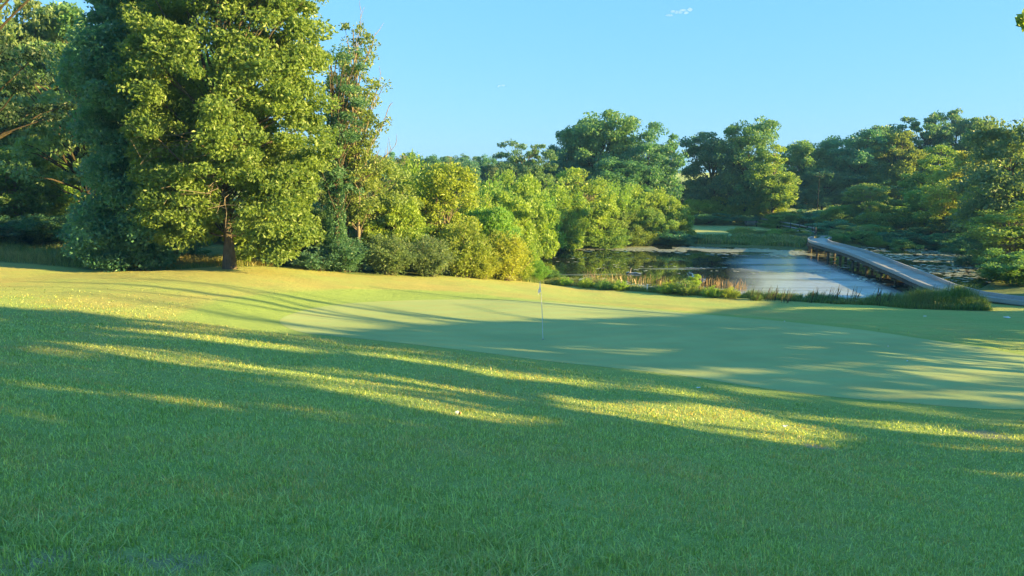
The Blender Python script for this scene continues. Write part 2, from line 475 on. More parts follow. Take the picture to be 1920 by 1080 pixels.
def deck_material():
    m, nt, N = nodes('deck_planks')
    rnd = N('ShaderNodeAttribute', attribute_name='rnd').outputs['Fac']
    geo = N('ShaderNodeNewGeometry').outputs['Position']
    f = noise(N, 5, 5, geo, .7); st = noise(N, .45, 3, geo)
    c = mixc(N, rnd, (.30, .30, .31), (.48, .47, .47))
    c = mixc(N, mrange(N, f, .35, .75, 0, .6), c, (.24, .23, .22))
    c = mixc(N, mrange(N, st, .5, .7, 0, .5), c, (.22, .20, .17))
    p = N('ShaderNodeBsdfPrincipled', i_Base_Color=c, i_Roughness=.7)
    N('ShaderNodeOutputMaterial', i_0=p.outputs[0])
    return m
DECKM = deck_material()
POLEM = simple('dark_pole', (.030, .036, .042), (.020, .024, .028), .9, 3, .1)
PATHM = simple('gravel_path', (.34, .33, .31), (.24, .23, .22), .9, 12, .2)
PADM = simple('lily_pad', (.46, .52, .40), (.58, .58, .52), .18, 5, 1.0, bump=.05)  # pale base colour paints in the sky sheen on the pads
WHITE = simple('white_paint', (.78, .79, .80), (.70, .71, .73), .45, 8, .5, bump=.02)

# ------------------------------------------------------------------ ground mesh
def axis(lo, hi, step, far_lo, far_hi, grow=1.12):
    a = list(np.arange(lo, hi + 1e-6, step)); s = step
    while a[-1] < far_hi: s *= grow; a.append(a[-1] + s)
    s = step
    while a[0] > far_lo: s *= grow; a.insert(0, a[0] - s)
    return np.array(a)
ax = axis(-24, 34, .25, -1800, 1800, 1.07)
ay = axis(2, 62, .25, -900, 2600, 1.05)
XX, YY = np.meshgrid(ax, ay)
ZZ = h_exact(XX.ravel(), YY.ravel()).reshape(XX.shape)
xf, yf = XX.ravel(), YY.ravel()
dry, bare, fr, wild = zones(xf, yf)
rough_h = bumps(xf, yf)
gm = in_poly(xf, yf, GREEN)
nearg = (xf > -20) & (xf < 45) & (yf > 10) & (yf < 50)
dg = np.full(xf.shape, 9.0); dg[nearg] = poly_dist(xf[nearg], yf[nearg], GREEN)
wg = np.where(gm, 0, sstep(0, 1.5, dg))
GZf = ZZ.ravel() + rough_h * wg * (yf < 60) - np.where(gm & (dg > .3), .06, 0)
nx, ny = len(ax), len(ay)
i = np.arange(ny - 1)[:, None] * nx; j = np.arange(nx - 1)[None]
quads = np.stack([i + j, i + j + 1, i + nx + j + 1, i + nx + j], -1).reshape(-1, 4)
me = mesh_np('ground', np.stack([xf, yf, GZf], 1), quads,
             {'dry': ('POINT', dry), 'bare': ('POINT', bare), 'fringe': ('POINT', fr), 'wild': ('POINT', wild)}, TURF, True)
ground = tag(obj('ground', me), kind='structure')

# putting green sheet
c = GREEN.mean(0); rings = np.linspace(0.0, 1, 60)[1:]
nb = len(GREEN)
pts = c[None, None] + rings[:, None, None] * (GREEN - c)[None]
gp = pts.reshape(-1, 2)
gz = h_exact(gp[:, 0], gp[:, 1]) + .006
v = np.concatenate([np.concatenate([gp, gz[:, None]], 1), [[c[0], c[1], hz(*c) + .006]]])
a_ = np.arange(nb); b_ = (a_ + 1) % nb
q = [np.stack([k * nb + a_, k * nb + b_, (k + 1) * nb + b_, (k + 1) * nb + a_], 1) for k in range(len(rings) - 1)]
t = np.stack([a_, b_, np.full(nb, len(rings) * nb)], 1)
me = mesh_np('putting_green', v, [np.concatenate(q), t[:, ::-1]], None, GREENM, True)
tag(obj('putting_green', me), kind='structure')

# pond water
lo, hi = POND.min(0) - 1, POND.max(0) + 1
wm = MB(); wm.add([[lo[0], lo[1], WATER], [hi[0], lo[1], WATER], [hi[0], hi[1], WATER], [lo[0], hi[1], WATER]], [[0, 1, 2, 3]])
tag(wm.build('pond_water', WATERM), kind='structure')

# ------------------------------------------------------------------ grass blades
def blades(n, x, y, h, wd, lean, seed, zoff=-.01):
    rg = np.random.default_rng(seed)
    z = hf(x, y) + zoff   # zoff may be an array
    a = rg.uniform(0, 2 * np.pi, n); b = a + np.pi / 2 + rg.normal(0, .5, n)
    up = np.stack([np.cos(b) * lean, np.sin(b) * lean, np.ones(n)], 1)
    side = np.stack([np.cos(a), np.sin(a), np.zeros(n)], 1)
    p0 = np.stack([x, y, z], 1)
    m = p0 + up * h[:, None] * .55 * np.array([.6, .6, 1])
    tip = p0 + up * h[:, None] * np.array([1.3, 1.3, .92])
    w = wd[:, None] * .5
    v = np.stack([p0 - side * w, p0 + side * w, m + side * w * .8, m - side * w * .8, tip], 1).reshape(-1, 3)
    k = np.arange(n)[:, None] * 5
    return v, k + np.array([[0, 1, 2, 3]]), k + np.array([[3, 2, 4]])

def blade_obj(name, x, y, h, wd, lean, dryv, mat, seed, zoff=-.01):
    n = len(x)
    v, q, t = blades(n, x, y, h, wd, lean, seed, zoff)
    rg = np.random.default_rng(seed + 1)
    r = rg.uniform(0, 1, n) ** 2.0
    at = {'rnd': ('FACE', np.concatenate([r, r])), 'dry': ('FACE', np.concatenate([dryv, dryv]))}
    return obj(name, mesh_np(name, v, [q, t], at, mat))

def rough_grass():
    rg = np.random.default_rng(11)
    N0 = 420000
    D = np.exp(rg.uniform(math.log(3.2), math.log(34), N0))
    ang = rg.uniform(-.80, .80, N0)
    x = D * ang; y = D * 1.0
    keep = np.ones(N0, bool)
    keep &= ~(in_poly(x, y, GREEN) & (poly_dist(x, y, GREEN) > .13 * vnoise(x, y, .3, 33) ** 2))
    dry, bare, fr, wild = zones(x, y)
    clump = vnoise(x, y, .22, 31) * .6 + vnoise(x, y, .07, 32) * .4
    keep &= rg.uniform(0, 1, N0) < (.35 + .9 * clump)
    keep &= rg.uniform(0, 1, N0) > bare * .72
    keep &= rg.uniform(0, 1, N0) > fr * .8
    keep &= rg.uniform(0, 1, N0) < sstep(34, 22, y) + .05
    x, y, D, dry, clump, fr = (a[keep] for a in (x, y, D, dry, clump, fr))
    n = len(x)
    h = (.026 + .055 * rg.uniform(0, 1, n) * (.4 + clump)) * (1 + .35 * sstep(8, 3, D))
    patch = vnoise(x, y, .75, 35) * .6 + vnoise(x, y, 2.6, 36) * .4
    h *= np.where(rg.uniform(0, 1, n) < .03, 1.8, 1) * (1 - .6 * fr) * (.55 + .9 * patch)
    w = .0072 * np.maximum(1, D / 8) * rg.uniform(.7, 1.4, n)
    lean = np.abs(rg.normal(0, .75, n))
    dv = np.clip((dry - .25) * .8 + rg.normal(0, .22, n), 0, 1); dv = np.where(rg.uniform(0, 1, n) < .05 + .25 * sstep(.55, .8, vnoise(x, y, 1.1, 37)), 1., dv)
    dge = np.where(y < 50, poly_dist(x, y, GREEN), 9.)
    o = blade_obj('rough_grass', x, y, h, w, lean, dv, BLADE, 12, bumps(x, y) * sstep(0, 1.5, dge) - .008)
    tag(o, 'short uneven mown grass with straw coloured blades on the slope in front of the green', 'grass', kind='stuff')
rough_grass()

def along(pts, n, rg, d0, d1):
    """random points beside a polyline, offset to its far side between d0 and d1"""
    pts = np.asarray(pts)[:, :2]
    seg = np.linalg.norm(np.diff(pts, axis=0), axis=1); cum = np.concatenate([[0], np.cumsum(seg)])
    s = rg.uniform(0, cum[-1], n)
    x = np.interp(s, cum, pts[:, 0]); y = np.interp(s, cum, pts[:, 1])
    i = np.clip(np.searchsorted(cum, s) - 1, 0, len(seg) - 1)
    t = (pts[i + 1] - pts[i]) / seg[i][:, None]
    nrm = np.stack([-t[:, 1], t[:, 0]], 1)
    off = d0 + (d1 - d0) * rg.uniform(0, 1, n)
    return x + nrm[:, 0] * off, y + nrm[:, 1] * off, s, off

def tall_grasses():
    rg = np.random.default_rng(21)
    # meadow strip at the left edge of the lawn
    x, y, s, off = along(LAWN_EDGE[:8], 26000, rg, 0.0, 6.5)
    dens = vnoise(x, y, 1.1, 41)
    k = rg.uniform(0, 1, len(x)) < .3 + dens
    x, y, off, dens = x[k], y[k], off[k], dens[k]; n = len(x)
    h = (.25 + .5 * dens * sstep(-.3, 1.6, off)) * rg.uniform(.6, 1.3, n)
    o = blade_obj('meadow_grass', x, y, h, .016 * rg.uniform(.7, 1.5, n), np.abs(rg.normal(.15, .3, n)), np.clip(vnoise(x, y, 1.8, 43) * 1.1 - .1 + rg.normal(0, .2, n), 0, 1), TALLG, 22)
    tag(o, 'uncut straw and green meadow grass under the trees left of the lawn', 'tall grass', kind='stuff')
    # shore grass along the near bank of the pond
    x, y, s, off = along(LAWN_EDGE[11:], 60000, rg, -.1, 2.6)
    dens = vnoise(x, y, .9, 51); px, py, _ = proj(np.stack([x, y, hf(x, y)], 1))
    tall = sstep(1620, 1720, px) * sstep(1885, 1800, px)
    k = rg.uniform(0, 1, len(x)) < np.clip(.4 + 1.1 * dens + tall, 0, 1) * sstep(2.7, 1.2 , off - tall)
    k &= ~((hf(x, y) < WATER - .25))
    x, y, off, dens, tall, px = x[k], y[k], off[k], dens[k], tall[k], px[k]; n = len(x)
    h = (.22 + .45 * dens * sstep(-.2, .7, off) + tall * (.05 + .42 * sstep(.1, 1.6, off)) * (.35 + 1.3 * vnoise(x, y, 1.0, 55) ** 1.5 + .3 * vnoise(x, y, .3, 56))) * rg.uniform(.6, 1.35, n)
    o = blade_obj('shore_grass', x, y, h, .02 * rg.uniform(.7, 1.5, n), np.abs(rg.normal(.2, .32, n)), np.clip(vnoise(x, y, 1.4, 53) * .9 - .25 + rg.normal(0, .2, n), 0, 1), TALLG, 23)
    tag(o, 'rank green grass along the near bank of the pond', 'tall grass', kind='stuff')
    # far bank grass
    far = np.array([W(*p) for p in [(1040,462),(1120,459),(1200,458),(1280,459),(1360,461),(1440,464),(1500,467)]])
    x, y, s, off = along(far, 26000, rg, 0.1, 8)
    k = hf(x, y) > WATER + .01
    x, y, off = x[k], y[k], off[k]; n = len(x)
    h = (.25 + .65 * vnoise(x, y, 2.2, 61)) * rg.uniform(.6, 1.3, n)
    o = blade_obj('bank_grass', x, y, h, .07 * rg.uniform(.7, 1.5, n), np.abs(rg.normal(.2, .3, n)), np.clip(vnoise(x, y, 4, 63) - .3 + rg.normal(0, .2, n), 0, 1), TALLG, 24)
    tag(o, 'tall golden green grass on the far bank of the pond', 'tall grass', kind='stuff')
    # reddish reeds standing in the near edge of the water
    xs, ys = [], []
    for (a, b, c_, d_, n) in ((1090, 1245, 526, 521, 170), (1305, 1400, 536, 531, 190), (1245, 1310, 534, 530, 25)):
        for _ in range(n):
            t = rg.uniform(); p = W(a + (b - a) * t, rg.uniform(d_, c_) + 10 * t)
            xs.append(p[0]); ys.append(p[1])
    x = np.array(xs); y = np.array(ys); n = len(x)
    zz = np.maximum(hf(x, y), WATER)
    o = blade_obj('reeds', x, y, rg.uniform(.3, .95, n), .026 * rg.uniform(.7, 1.5, n), np.abs(rg.normal(.2, .25, n)), rg.uniform(.6, 1, n), REEDM, 25)
    co = np.empty(len(o.data.vertices) * 3, np.float32); o.data.vertices.foreach_get('co', co); co = co.reshape(-1, 5, 3)
    co[:, :, 2] += (zz - hf(x, y))[:, None]
    o.data.vertices.foreach_set('co', co.ravel())
    tag(o, 'rust coloured reeds standing in the shallow near edge of the pond', 'reeds', kind='stuff')
tall_grasses()

def lily_pads():
    rg = np.random.default_rng(31); v = []; f = []
    def put(x, y, r):
        a = np.arange(7) * 2 * np.pi / 8 + rg.uniform(0, 6); n = len(v) * 8
        z = WATER + .012 + rg.uniform(0, .012)
        ring = np.stack([x + r * np.cos(a) * rg.uniform(.85, 1.1, 7), y + r * np.sin(a), np.full(7, z) + rg.normal(0, .006, 7)], 1)
        v.append(np.concatenate([ring, [[x, y, z]]]))
        f.extend([[n + 7, n + k, n + k + 1] for k in range(6)])
    def strip(pts, n, spread, r0, r1):
        pts = np.array([W(*p)[:2] for p in pts])
        for _ in range(n):
            s = rg.uniform(0, len(pts) - 1.001); i = int(s); p = pts[i] + (pts[i + 1] - pts[i]) * (s - i)
            p = p + rg.normal(0, 1, 2) * spread
            if vnoise(p[0:1], p[1:2], 2.5, 71)[0] < .33: continue
            if in_poly(p[0:1], p[1:2], POND)[0]: put(p[0], p[1], rg.uniform(r0, r1))
    strip([(1090,464),(1200,466),(1300,468),(1400,471),(1500,476)], 3000, 1.5, .20, .45)
    strip([(1180,470),(1300,473),(1420,477),(1500,480)], 160, 1.6, .16, .36)
    strip([(1660,470),(1720,476),(1790,492),(1850,505)], 1400, 5.0, .15, .38)
    strip([(1720,500),(1800,520)], 300, 3.0, .15, .3)
    strip([(1045,517),(1100,527),(1160,535),(1240,543)], 700, .8, .10, .22)
    strip([(1240,543),(1340,549),(1440,554),(1600,557)], 900, .8, .10, .2)
    strip([(1150,500),(1300,505),(1420,505)], 70, 2.0, .12, .3)
    strip([(1060,490),(1150,480)], 25, 3.0, .12, .3)
    strip([(1560,500),(1640,530)], 120, 2.0, .12, .25)
    o = obj('lily_pads', mesh_np('lily_pads', np.concatenate(v), np.array(f), None, PADM))
    tag(o, 'flat lily pads floating in drifts on the pond', 'lily pads', kind='stuff')
lily_pads()

# ------------------------------------------------------------------ trees
def unit(rg, n):
    v = rg.normal(0, 1, (n, 3)); return v / np.linalg.norm(v, axis=1)[:, None]

def leaf_mesh(name, p, out, L, rg, droop=.25, wratio=.55):
    n = len(p)
    d = out * .6 + unit(rg, n); d[:, 2] -= droop; d /= np.linalg.norm(d, axis=1)[:, None]
    s = np.cross(d, unit(rg, n)); s /= np.linalg.norm(s, axis=1)[:, None] + 1e-9
    nn = np.cross(d, s)
    l = (L * rg.uniform(.65, 1.35, n))[:, None]
    fold = nn * l * .10
    v = np.stack([p - d * l * .5, p + s * l * wratio * .5 + fold, p + d * l * .5, p - s * l * wratio * .5 + fold], 1).reshape(-1, 3)
    f = np.arange(n * 4).reshape(-1, 4)
    # neighbouring leaves share a tone: clump-scale variation plus a per-leaf part
    tone = vnoise(p[:, 0] + p[:, 2] * .7, p[:, 1] - p[:, 2] * .6, 1.3, 5) * .55 + rg.uniform(0, 1, n) * .45
    return mesh_np(name, v, f, {'rnd': ('FACE', tone)}, LEAF)

def gen_tree(seed, lobes, n_clumps, clump_r, per, L, trunk_r, trunk_h, bark, flat=.6, limb_frac=.5, shell=(.45, 1.0), droop=.25,
             lean=(0, 0), reject=None, base_off=(0, 0), stems=1, leaf_filter=None, extra=None, name='tree', bough=None):
    rg = np.random.default_rng(seed)
    lobes = np.asarray(lobes, float)
    area = (lobes[:, 3] * lobes[:, 4] + lobes[:, 4] * lobes[:, 5] + lobes[:, 3] * lobes[:, 5])
    li = rg.choice(len(lobes), n_clumps * 2, p=area / area.sum())
    u = unit(rg, n_clumps * 2); rad = rg.uniform(shell[0], shell[1], n_clumps * 2) ** .7
    cc = lobes[li, :3] + u * lobes[li, 3:6] * rad[:, None]
    ok = cc[:, 2] > .35
    # drop clumps deep inside another lobe
    for k, lb in enumerate(lobes):
        q = np.linalg.norm((cc - lb[:3]) / lb[3:6], axis=1)
        ok &= ~((q < .5) & (li != k))
    if reject is not None: ok &= ~reject(cc)
    cc = cc[ok][:n_clumps]; li = li[ok][:n_clumps]; u = u[ok][:n_clumps]
    n = len(cc)
    cr = clump_r * rg.uniform(.6, 1.35, n)
    m = (per * rg.uniform(.6, 1.4, n)).astype(int)
    ci = np.repeat(np.arange(n), m); N = len(ci)
    d = unit(rg, N); rr = rg.uniform(0, 1, N) ** .45
    off = d * (cr[ci] * rr)[:, None]; off[:, 2] *= flat
    p = cc[ci] + off
    out = d * .6 + u[ci] * .6; out[:, 2] += .15
    keep = p[:, 2] > .08
    if leaf_filter is not None: keep &= leaf_filter(p)
    p, out = p[keep], out[keep]
    if extra is not None:
        p = np.concatenate([p, extra[0]]); out = np.concatenate([out, extra[1]])
    crown = leaf_mesh(name + '_crown', p, out, L, rg, droop)
    # trunk and limbs
    mb = MB(); trunks = []
    for s in range(stems):
        k = 9; t = np.linspace(0, 1, k)
        a = rg.uniform(0, 6.28); sp = 0 if stems == 1 else .35 * trunk_h * .25
        tr = np.stack([base_off[0] + lean[0] * t ** 1.3 + np.cos(a) * sp * t + rg.normal(0, .05 * trunk_r ** .3, k).cumsum() * .3 * (t > 0),
                       base_off[1] + lean[1] * t ** 1.3 + np.sin(a) * sp * t + rg.normal(0, .05 * trunk_r ** .3, k).cumsum() * .3 * (t > 0), -.25 + t * (trunk_h + .25)], 1)
        r = trunk_r / stems ** .5 * (1 - .85 * t) * (1 + .7 * np.exp(-t * 22)) + .012
        mb.tube(tr, r, 10); trunks.append((tr, r))
    pick = rg.permutation(n)[:int(n * limb_frac)]
    for c_i in pick:
        c_ = cc[c_i]; tr, r = trunks[rg.integers(stems)]
        hgt = np.clip(c_[2] * rg.uniform(.45, .8), .12 * trunk_h, trunk_h * .93)
        j = np.searchsorted(tr[:, 2], hgt); j = min(max(j, 1), len(tr) - 1)
        f = (hgt - tr[j - 1, 2]) / (tr[j, 2] - tr[j - 1, 2]); s0 = tr[j - 1] + (tr[j] - tr[j - 1]) * f; r0 = r[j - 1] + (r[j] - r[j - 1]) * f
        mid = (s0 + c_) / 2 + rg.normal(0, .25, 3) + np.array([0, 0, .12 * np.linalg.norm(c_ - s0)])
        t = np.linspace(0, 1, 6)[:, None]
        path = (1 - t) ** 2 * s0 + 2 * t * (1 - t) * mid + t * t * c_
        path[1:-1] += rg.normal(0, .06, (4, 3))
        rl = min(r0 * .55, .028 * np.linalg.norm(c_ - s0) ** .8 * max(trunk_r / .3, .5))
        mb.tube(path, rl * (1 - .85 * t[:, 0]) + .006, 5)
    if bough is not None:
        bp_ = catmull(bough, 5, closed=False); mb.tube(bp_, np.linspace(.12, .008, len(bp_)), 6)
    trunk = mb.mesh(name + '_trunk', bark, True)
    return trunk, crown

def gen_spray(seed, H, Rr, n_stems, per, L, bark, name='shrub', arch=.5, base_r=.35, low=.15):
    """a many-stemmed shrub: leaves along stems that rise from the base and arch over"""
    rg = np.random.default_rng(seed); mb = MB(); ps = []; outs = []
    for s in range(n_stems):
        a = rg.uniform(0, 2 * np.pi); rr = Rr * rg.uniform(.05, 1.) ** .6
        hh = H * (1 - .45 * (rr / Rr) ** 2) * rg.uniform(.62, 1.05)
        b = np.array([np.cos(a), np.sin(a), 0]) * base_r * rg.uniform(.2, 1)
        tip = np.array([np.cos(a) * rr, np.sin(a) * rr, hh])
        mid = b * .6 + tip * .4 + np.array([0, 0, hh * .28 * arch * 2])
        t = np.linspace(0, 1, 7)[:, None]
        path = (1 - t) ** 2 * b + 2 * t * (1 - t) * mid + t * t * tip
        path[1:] += rg.normal(0, .03 * H ** .5, (6, 3))
        if s % 3 == 0: mb.tube(path - np.array([0, 0, .1]) * (1 - t), .022 * (H / 3) * (1 - .8 * t[:, 0]) + .004, 5)
        m = int(per * rg.uniform(.6, 1.4))
        tt = low + (1 - low) * rg.uniform(0, 1, m) ** .75
        pp = np.stack([np.interp(tt, t[:, 0], path[:, k]) for k in range(3)], 1)
        sp = H * .075 * (1.15 - .75 * tt)[:, None]
        pp = pp + rg.normal(0, 1, (m, 3)) * sp * np.array([1, 1, .8])
        ps.append(pp); o_ = pp - np.array([0, 0, H * .4]); outs.append(o_ / (np.linalg.norm(o_, axis=1)[:, None] + 1e-6))
    p = np.concatenate(ps); out = np.concatenate(outs); k = p[:, 2] > .03
    return mb.mesh(name + '_trunk', bark, True), leaf_mesh(name + '_crown', p[k], out[k], L, rg, 0.0, .42)

def lobe_set(seed, H, Wd, base, n):
    """an uneven crown: a core ellipsoid and n smaller lobes round it"""
    rg = np.random.default_rng(seed)
    cz = base + (H - base) * .52; rz = (H - base) * .46
    lb = [(0, 0, cz, Wd * .36, Wd * .36, rz * .9)]
    for k in range(n):
        a = 2 * np.pi * k / n * 1.618 * 2 + rg.uniform(-.5, .5); t = rg.uniform(-.75, .85)
        w = math.sqrt(max(.05, 1 - t * t)); r = Wd * .30 * w
        s = rg.uniform(.17, .27) * Wd
        lb.append((math.cos(a) * r, math.sin(a) * r, cz + t * rz * .82, s, s, s * rg.uniform(.7, 1.05)))
    return lb

PROTO = {}
def proto(key, H, Wd, pair): PROTO[key] = (H, Wd, pair)
for k, sd in enumerate((101, 102, 103)):          # broad oaks and maples for the middle and far distance
    proto(f'broad{k}', 15, 11, gen_tree(sd, lobe_set(sd, 15, 11, 1.2, 14), 210, 1.15, 120, .38, .32, 11, BARK_DARK, name='broad', limb_frac=.35))
for k, sd in enumerate((111, 112)):               # open-crowned oak: sky shows through
    proto(f'open{k}', 14, 11, gen_tree(sd, lobe_set(sd, 14, 11, 3.0, 13), 120, .95, 120, .34, .30, 11, BARK_DARK, name='open', limb_frac=.8, shell=(.6, 1.0), flat=.5))
for k, sd in enumerate((121, 122)):               # tall narrow
    proto(f'tall{k}', 14, 6.5, gen_tree(sd, lobe_set(sd, 14, 6.5, .8, 13), 170, .85, 110, .30, .22, 12, BARK, name='tall', limb_frac=.4))
for k, sd in enumerate((131, 132)):               # young trees with visible stems
    proto(f'young{k}', 7, 4.6, gen_tree(sd, lobe_set(sd, 7, 4.6, .9, 11), 120, .56, 110, .19, .12, 5.5, BARK_PALE, name='young', stems=3, limb_frac=.7))
for k, sd in enumerate((141, 142, 143)):          # round bushes
    proto(f'bush{k}', 4, 4.6, gen_tree(sd, lobe_set(sd, 4, 4.6, -.3, 13), 150, .48, 120, .17, .10, 2.8, BARK_DARK, name='bush', stems=4, limb_frac=.35))
for k, sd in enumerate((151, 152, 153)):          # willow-like sprays
    proto(f'spray{k}', 4, 4.2, gen_spray(sd, 4, 2.0, 130, 120, .18, BARK_PALE))
for k, sd in enumerate((161, 162)):               # low tussocky herbs
    proto(f'herb{k}', 1.2, 1.8, gen_spray(sd, 1.2, .85, 60, 45, .10, BARK, name='herb', arch=.8))

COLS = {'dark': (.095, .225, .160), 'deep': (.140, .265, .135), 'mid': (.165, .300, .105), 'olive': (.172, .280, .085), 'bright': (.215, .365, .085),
        'yellow': (.275, .400, .080), 'blue': (.095, .260, .205), 'pale': (.195, .285, .110), 'rust': (.215, .245, .110), 'gold': (.270, .385, .085), 'shadow': (.036, .085, .062)}  # blue, dark and shadow tones paint the trees' shade into the leaf colour
NAMES = {'broad': ('broadleaf_tree', 'tree'), 'open': ('oak_tree', 'tree'), 'tall': ('poplar_tree', 'tree'), 'young': ('young_tree', 'tree'),
         'bush': ('bush', 'bush'), 'spray': ('willow_shrub', 'shrub'), 'herb': ('leafy_herb', 'plant')}
rot_rg = random.Random(5)

def plant(key, px, D, top, wpx, col, label, group=None, name=None, cat=None, sink=.1, base_z=None):
    if D > 60: D = 60 + 11600 / (10150 / D + 37) - 56.2
    H, Wd, (tm, cm) = PROTO[key]
    x = (px - 960) / F * D * (CP + 0.0)  # the horizontal distance at this depth
    x = P(px, 400, D)[0]
    z0 = (hz(x, D) if base_z is None else base_z) - sink
    zt = zat(top, D); hh = max(zt - z0, .4)
    sx = wpx / F * D / Wd
    nm, ct = NAMES[key.rstrip('0123456789')]
    r = empty(name or nm, (x, D, z0), rot_rg.uniform(0, 6.28))
    r.scale = (sx, sx, hh / H)
    tag(r, label, cat or ct, group)
    a = obj('trunk', tm, r); b = obj('crown', cm, r)
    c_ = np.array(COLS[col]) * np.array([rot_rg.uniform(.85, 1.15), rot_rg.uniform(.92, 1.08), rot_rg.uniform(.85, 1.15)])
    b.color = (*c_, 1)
    return r

def own_tree(name, loc, pair, col, label, rz=0., cat='tree', group=None):
    r = empty(name, loc, rz); tag(r, label, cat, group)
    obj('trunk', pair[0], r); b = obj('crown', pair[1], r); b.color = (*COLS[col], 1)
    return r

# --- the big oak left of the green
def hero():
    b = P(425, 400, 42.5); x, y = b[0], 42.5; z = hz(x, y)
    lobes = [(-.2, .5, 11.5, 4.6, 4.6, 7.2), (2.6, -.6, 12.5, 3.0, 3.2, 5.2), (-2.6, -.4, 9.0, 2.6, 2.8, 5.0), (3.0, -.5, 7.0, 2.9, 3.0, 3.6), (3.0, -1.2, 3.2, 2.0, 2.0, 2.7),
             (-2.9, -.6, 4.4, 1.7, 2.0, 3.0), (-.4, -2.6, 8.6, 3.4, 2.4, 4.2), (-1.8, -1.8, 4.0, 1.8, 2.0, 2.4), (.3, 0, 16.5, 4.6, 4.2, 4.2), (4.3, 0, 10.2, 1.5, 2, 2.6), (.6, 1.8, 4.5, 4, 2, 4)]
    rej = lambda c_: (np.abs(c_[:, 0] - .1) < .6) & (c_[:, 1] < .5) & (c_[:, 2] < 2.7)
    pair = gen_tree(201, lobes, 900, .80, 205, .215, .25, 15, BARK, flat=.62, limb_frac=.12, reject=rej, shell=(.5, 1.0), name='oak',
                    leaf_filter=lambda p: ~((np.abs(p[:, 0] - .1) < .45) & (p[:, 1] < .4) & (p[:, 2] < 2.6)))
    own_tree('oak_tree', (x, y, z - .05), pair, 'olive', 'big spreading oak with a reddish trunk at the left edge of the lawn')
    mb = MB(); rg = np.random.default_rng(17); rt = [o for o in bpy.data.objects if o.name == 'oak_tree'][0]
    for k in range(11):                                        # dead lower twigs, bleached pinkish grey
        s0 = np.array([rg.uniform(-.4, .4), -1.2, rg.uniform(4.2, 9)]); e = s0 + np.array([rg.uniform(-3.4, 3.0), rg.uniform(-3.0, -1.6), rg.uniform(-1.6, .6)])
        t = np.linspace(0, 1, 7)[:, None]; pth = s0 * (1 - t) + e * t + t * (1 - t) * np.array([0, 0, 1.2]); pth[1:] += rg.normal(0, .06, (6, 3))
        mb.tube(pth, .020 * (1 - t[:, 0]) + .007, 5)
        for q in range(7):
            b0 = pth[3 + q % 4]; dv = rg.normal(0, .55, 3) + np.array([0, -.3, -.1]); mb.tube(b0 + t[:4] * 2 * dv, .012 * (1 - t[:4, 0]) + .006, 4)
    mb.build('dead_branches', BARK_PALE, rt, True)
    x2 = P(262, 400, 44)[0]; z2 = hz(x2, 44)
    lobes = lobe_set(251, 18.5, 7.4, -.4, 16) + [(-1.6, -.6, 2.2, 2.2, 2.0, 2.2), (1.4, -1.2, 2.6, 1.8, 1.8, 2.4)]
    pair = gen_tree(202, lobes, 620, .8, 150, .22, .24, 15, BARK_DARK, flat=.6, limb_frac=.1, shell=(.55, 1.0), name='maple')
    own_tree('maple_tree', (x2, 44, z2 - .05), pair, 'blue', 'bluish shaded maple standing close against the left side of the big oak')
hero()

# --- dark airy tree whose boughs reach in from the left
def left_boughs():
    rg = np.random.default_rng(77)
    x, y = -25.0, 34.0; z = hz(x, y)
    lobes = []
    for k in range(15):
        h = 7.0 + k * .74; a = rg.uniform(-.9, .9) if k % 3 else rg.uniform(1.5, 4.5); ln = rg.uniform(2.5, 6.2)
        lobes.append((math.cos(a) * ln, math.sin(a) * ln, h + rg.uniform(-.3, .3), rg.uniform(2.0, 3.4), rg.uniform(1.2, 2.4), rg.uniform(.35, .7)))
    pair = gen_tree(211, lobes, 300, .66, 150, .17, .19, 16, BARK_DARK, flat=.4, limb_frac=.7, shell=(.2, 1.0), name='ash', droop=.4)
    own_tree('ash_tree', (x, y, z - .05), pair, 'shadow', 'dark airy tree whose level boughs reach in over the left edge of the picture')
left_boughs()

# --- ivy-clad trunk and the thin poplars beside it
def ivy_tree():
    rg = np.random.default_rng(88)
    x = P(630, 400, 47)[0]; y = 47.0; z = hz(x, y)
    n = 5200; a = rg.uniform(0, 6.28, n); h = rg.uniform(.2, 9.5, n) ; rr = (.36 + .22 * rg.uniform(0, 1, n)) * (1 - .045 * h) + .16 * vnoise(h * 3, a * 2, 1.0, 3)
    p = np.stack([np.cos(a) * rr, np.sin(a) * rr, h], 1); out = np.stack([np.cos(a), np.sin(a), 0 * a], 1)
    lobes = [(.1, 0, 9.5, 1.7, 1.5, 2.6), (-.8, .3, 7.0, 1.2, 1.2, 1.2), (.8, -.2, 12.0, 1.2, 1.2, 1.6), (.3, 0, 5.4, 1.5, 1.3, .9)]
    pair = gen_tree(221, lobes, 60, .5, 90, .17, .2, 12.5, BARK_DARK, limb_frac=.8, name='ivy', extra=(p, out))
    own_tree('ivy_covered_tree', (x, y, z - .05), pair, 'dark', 'slim tree with its dark trunk wrapped in ivy, right of the big oak')
ivy_tree()

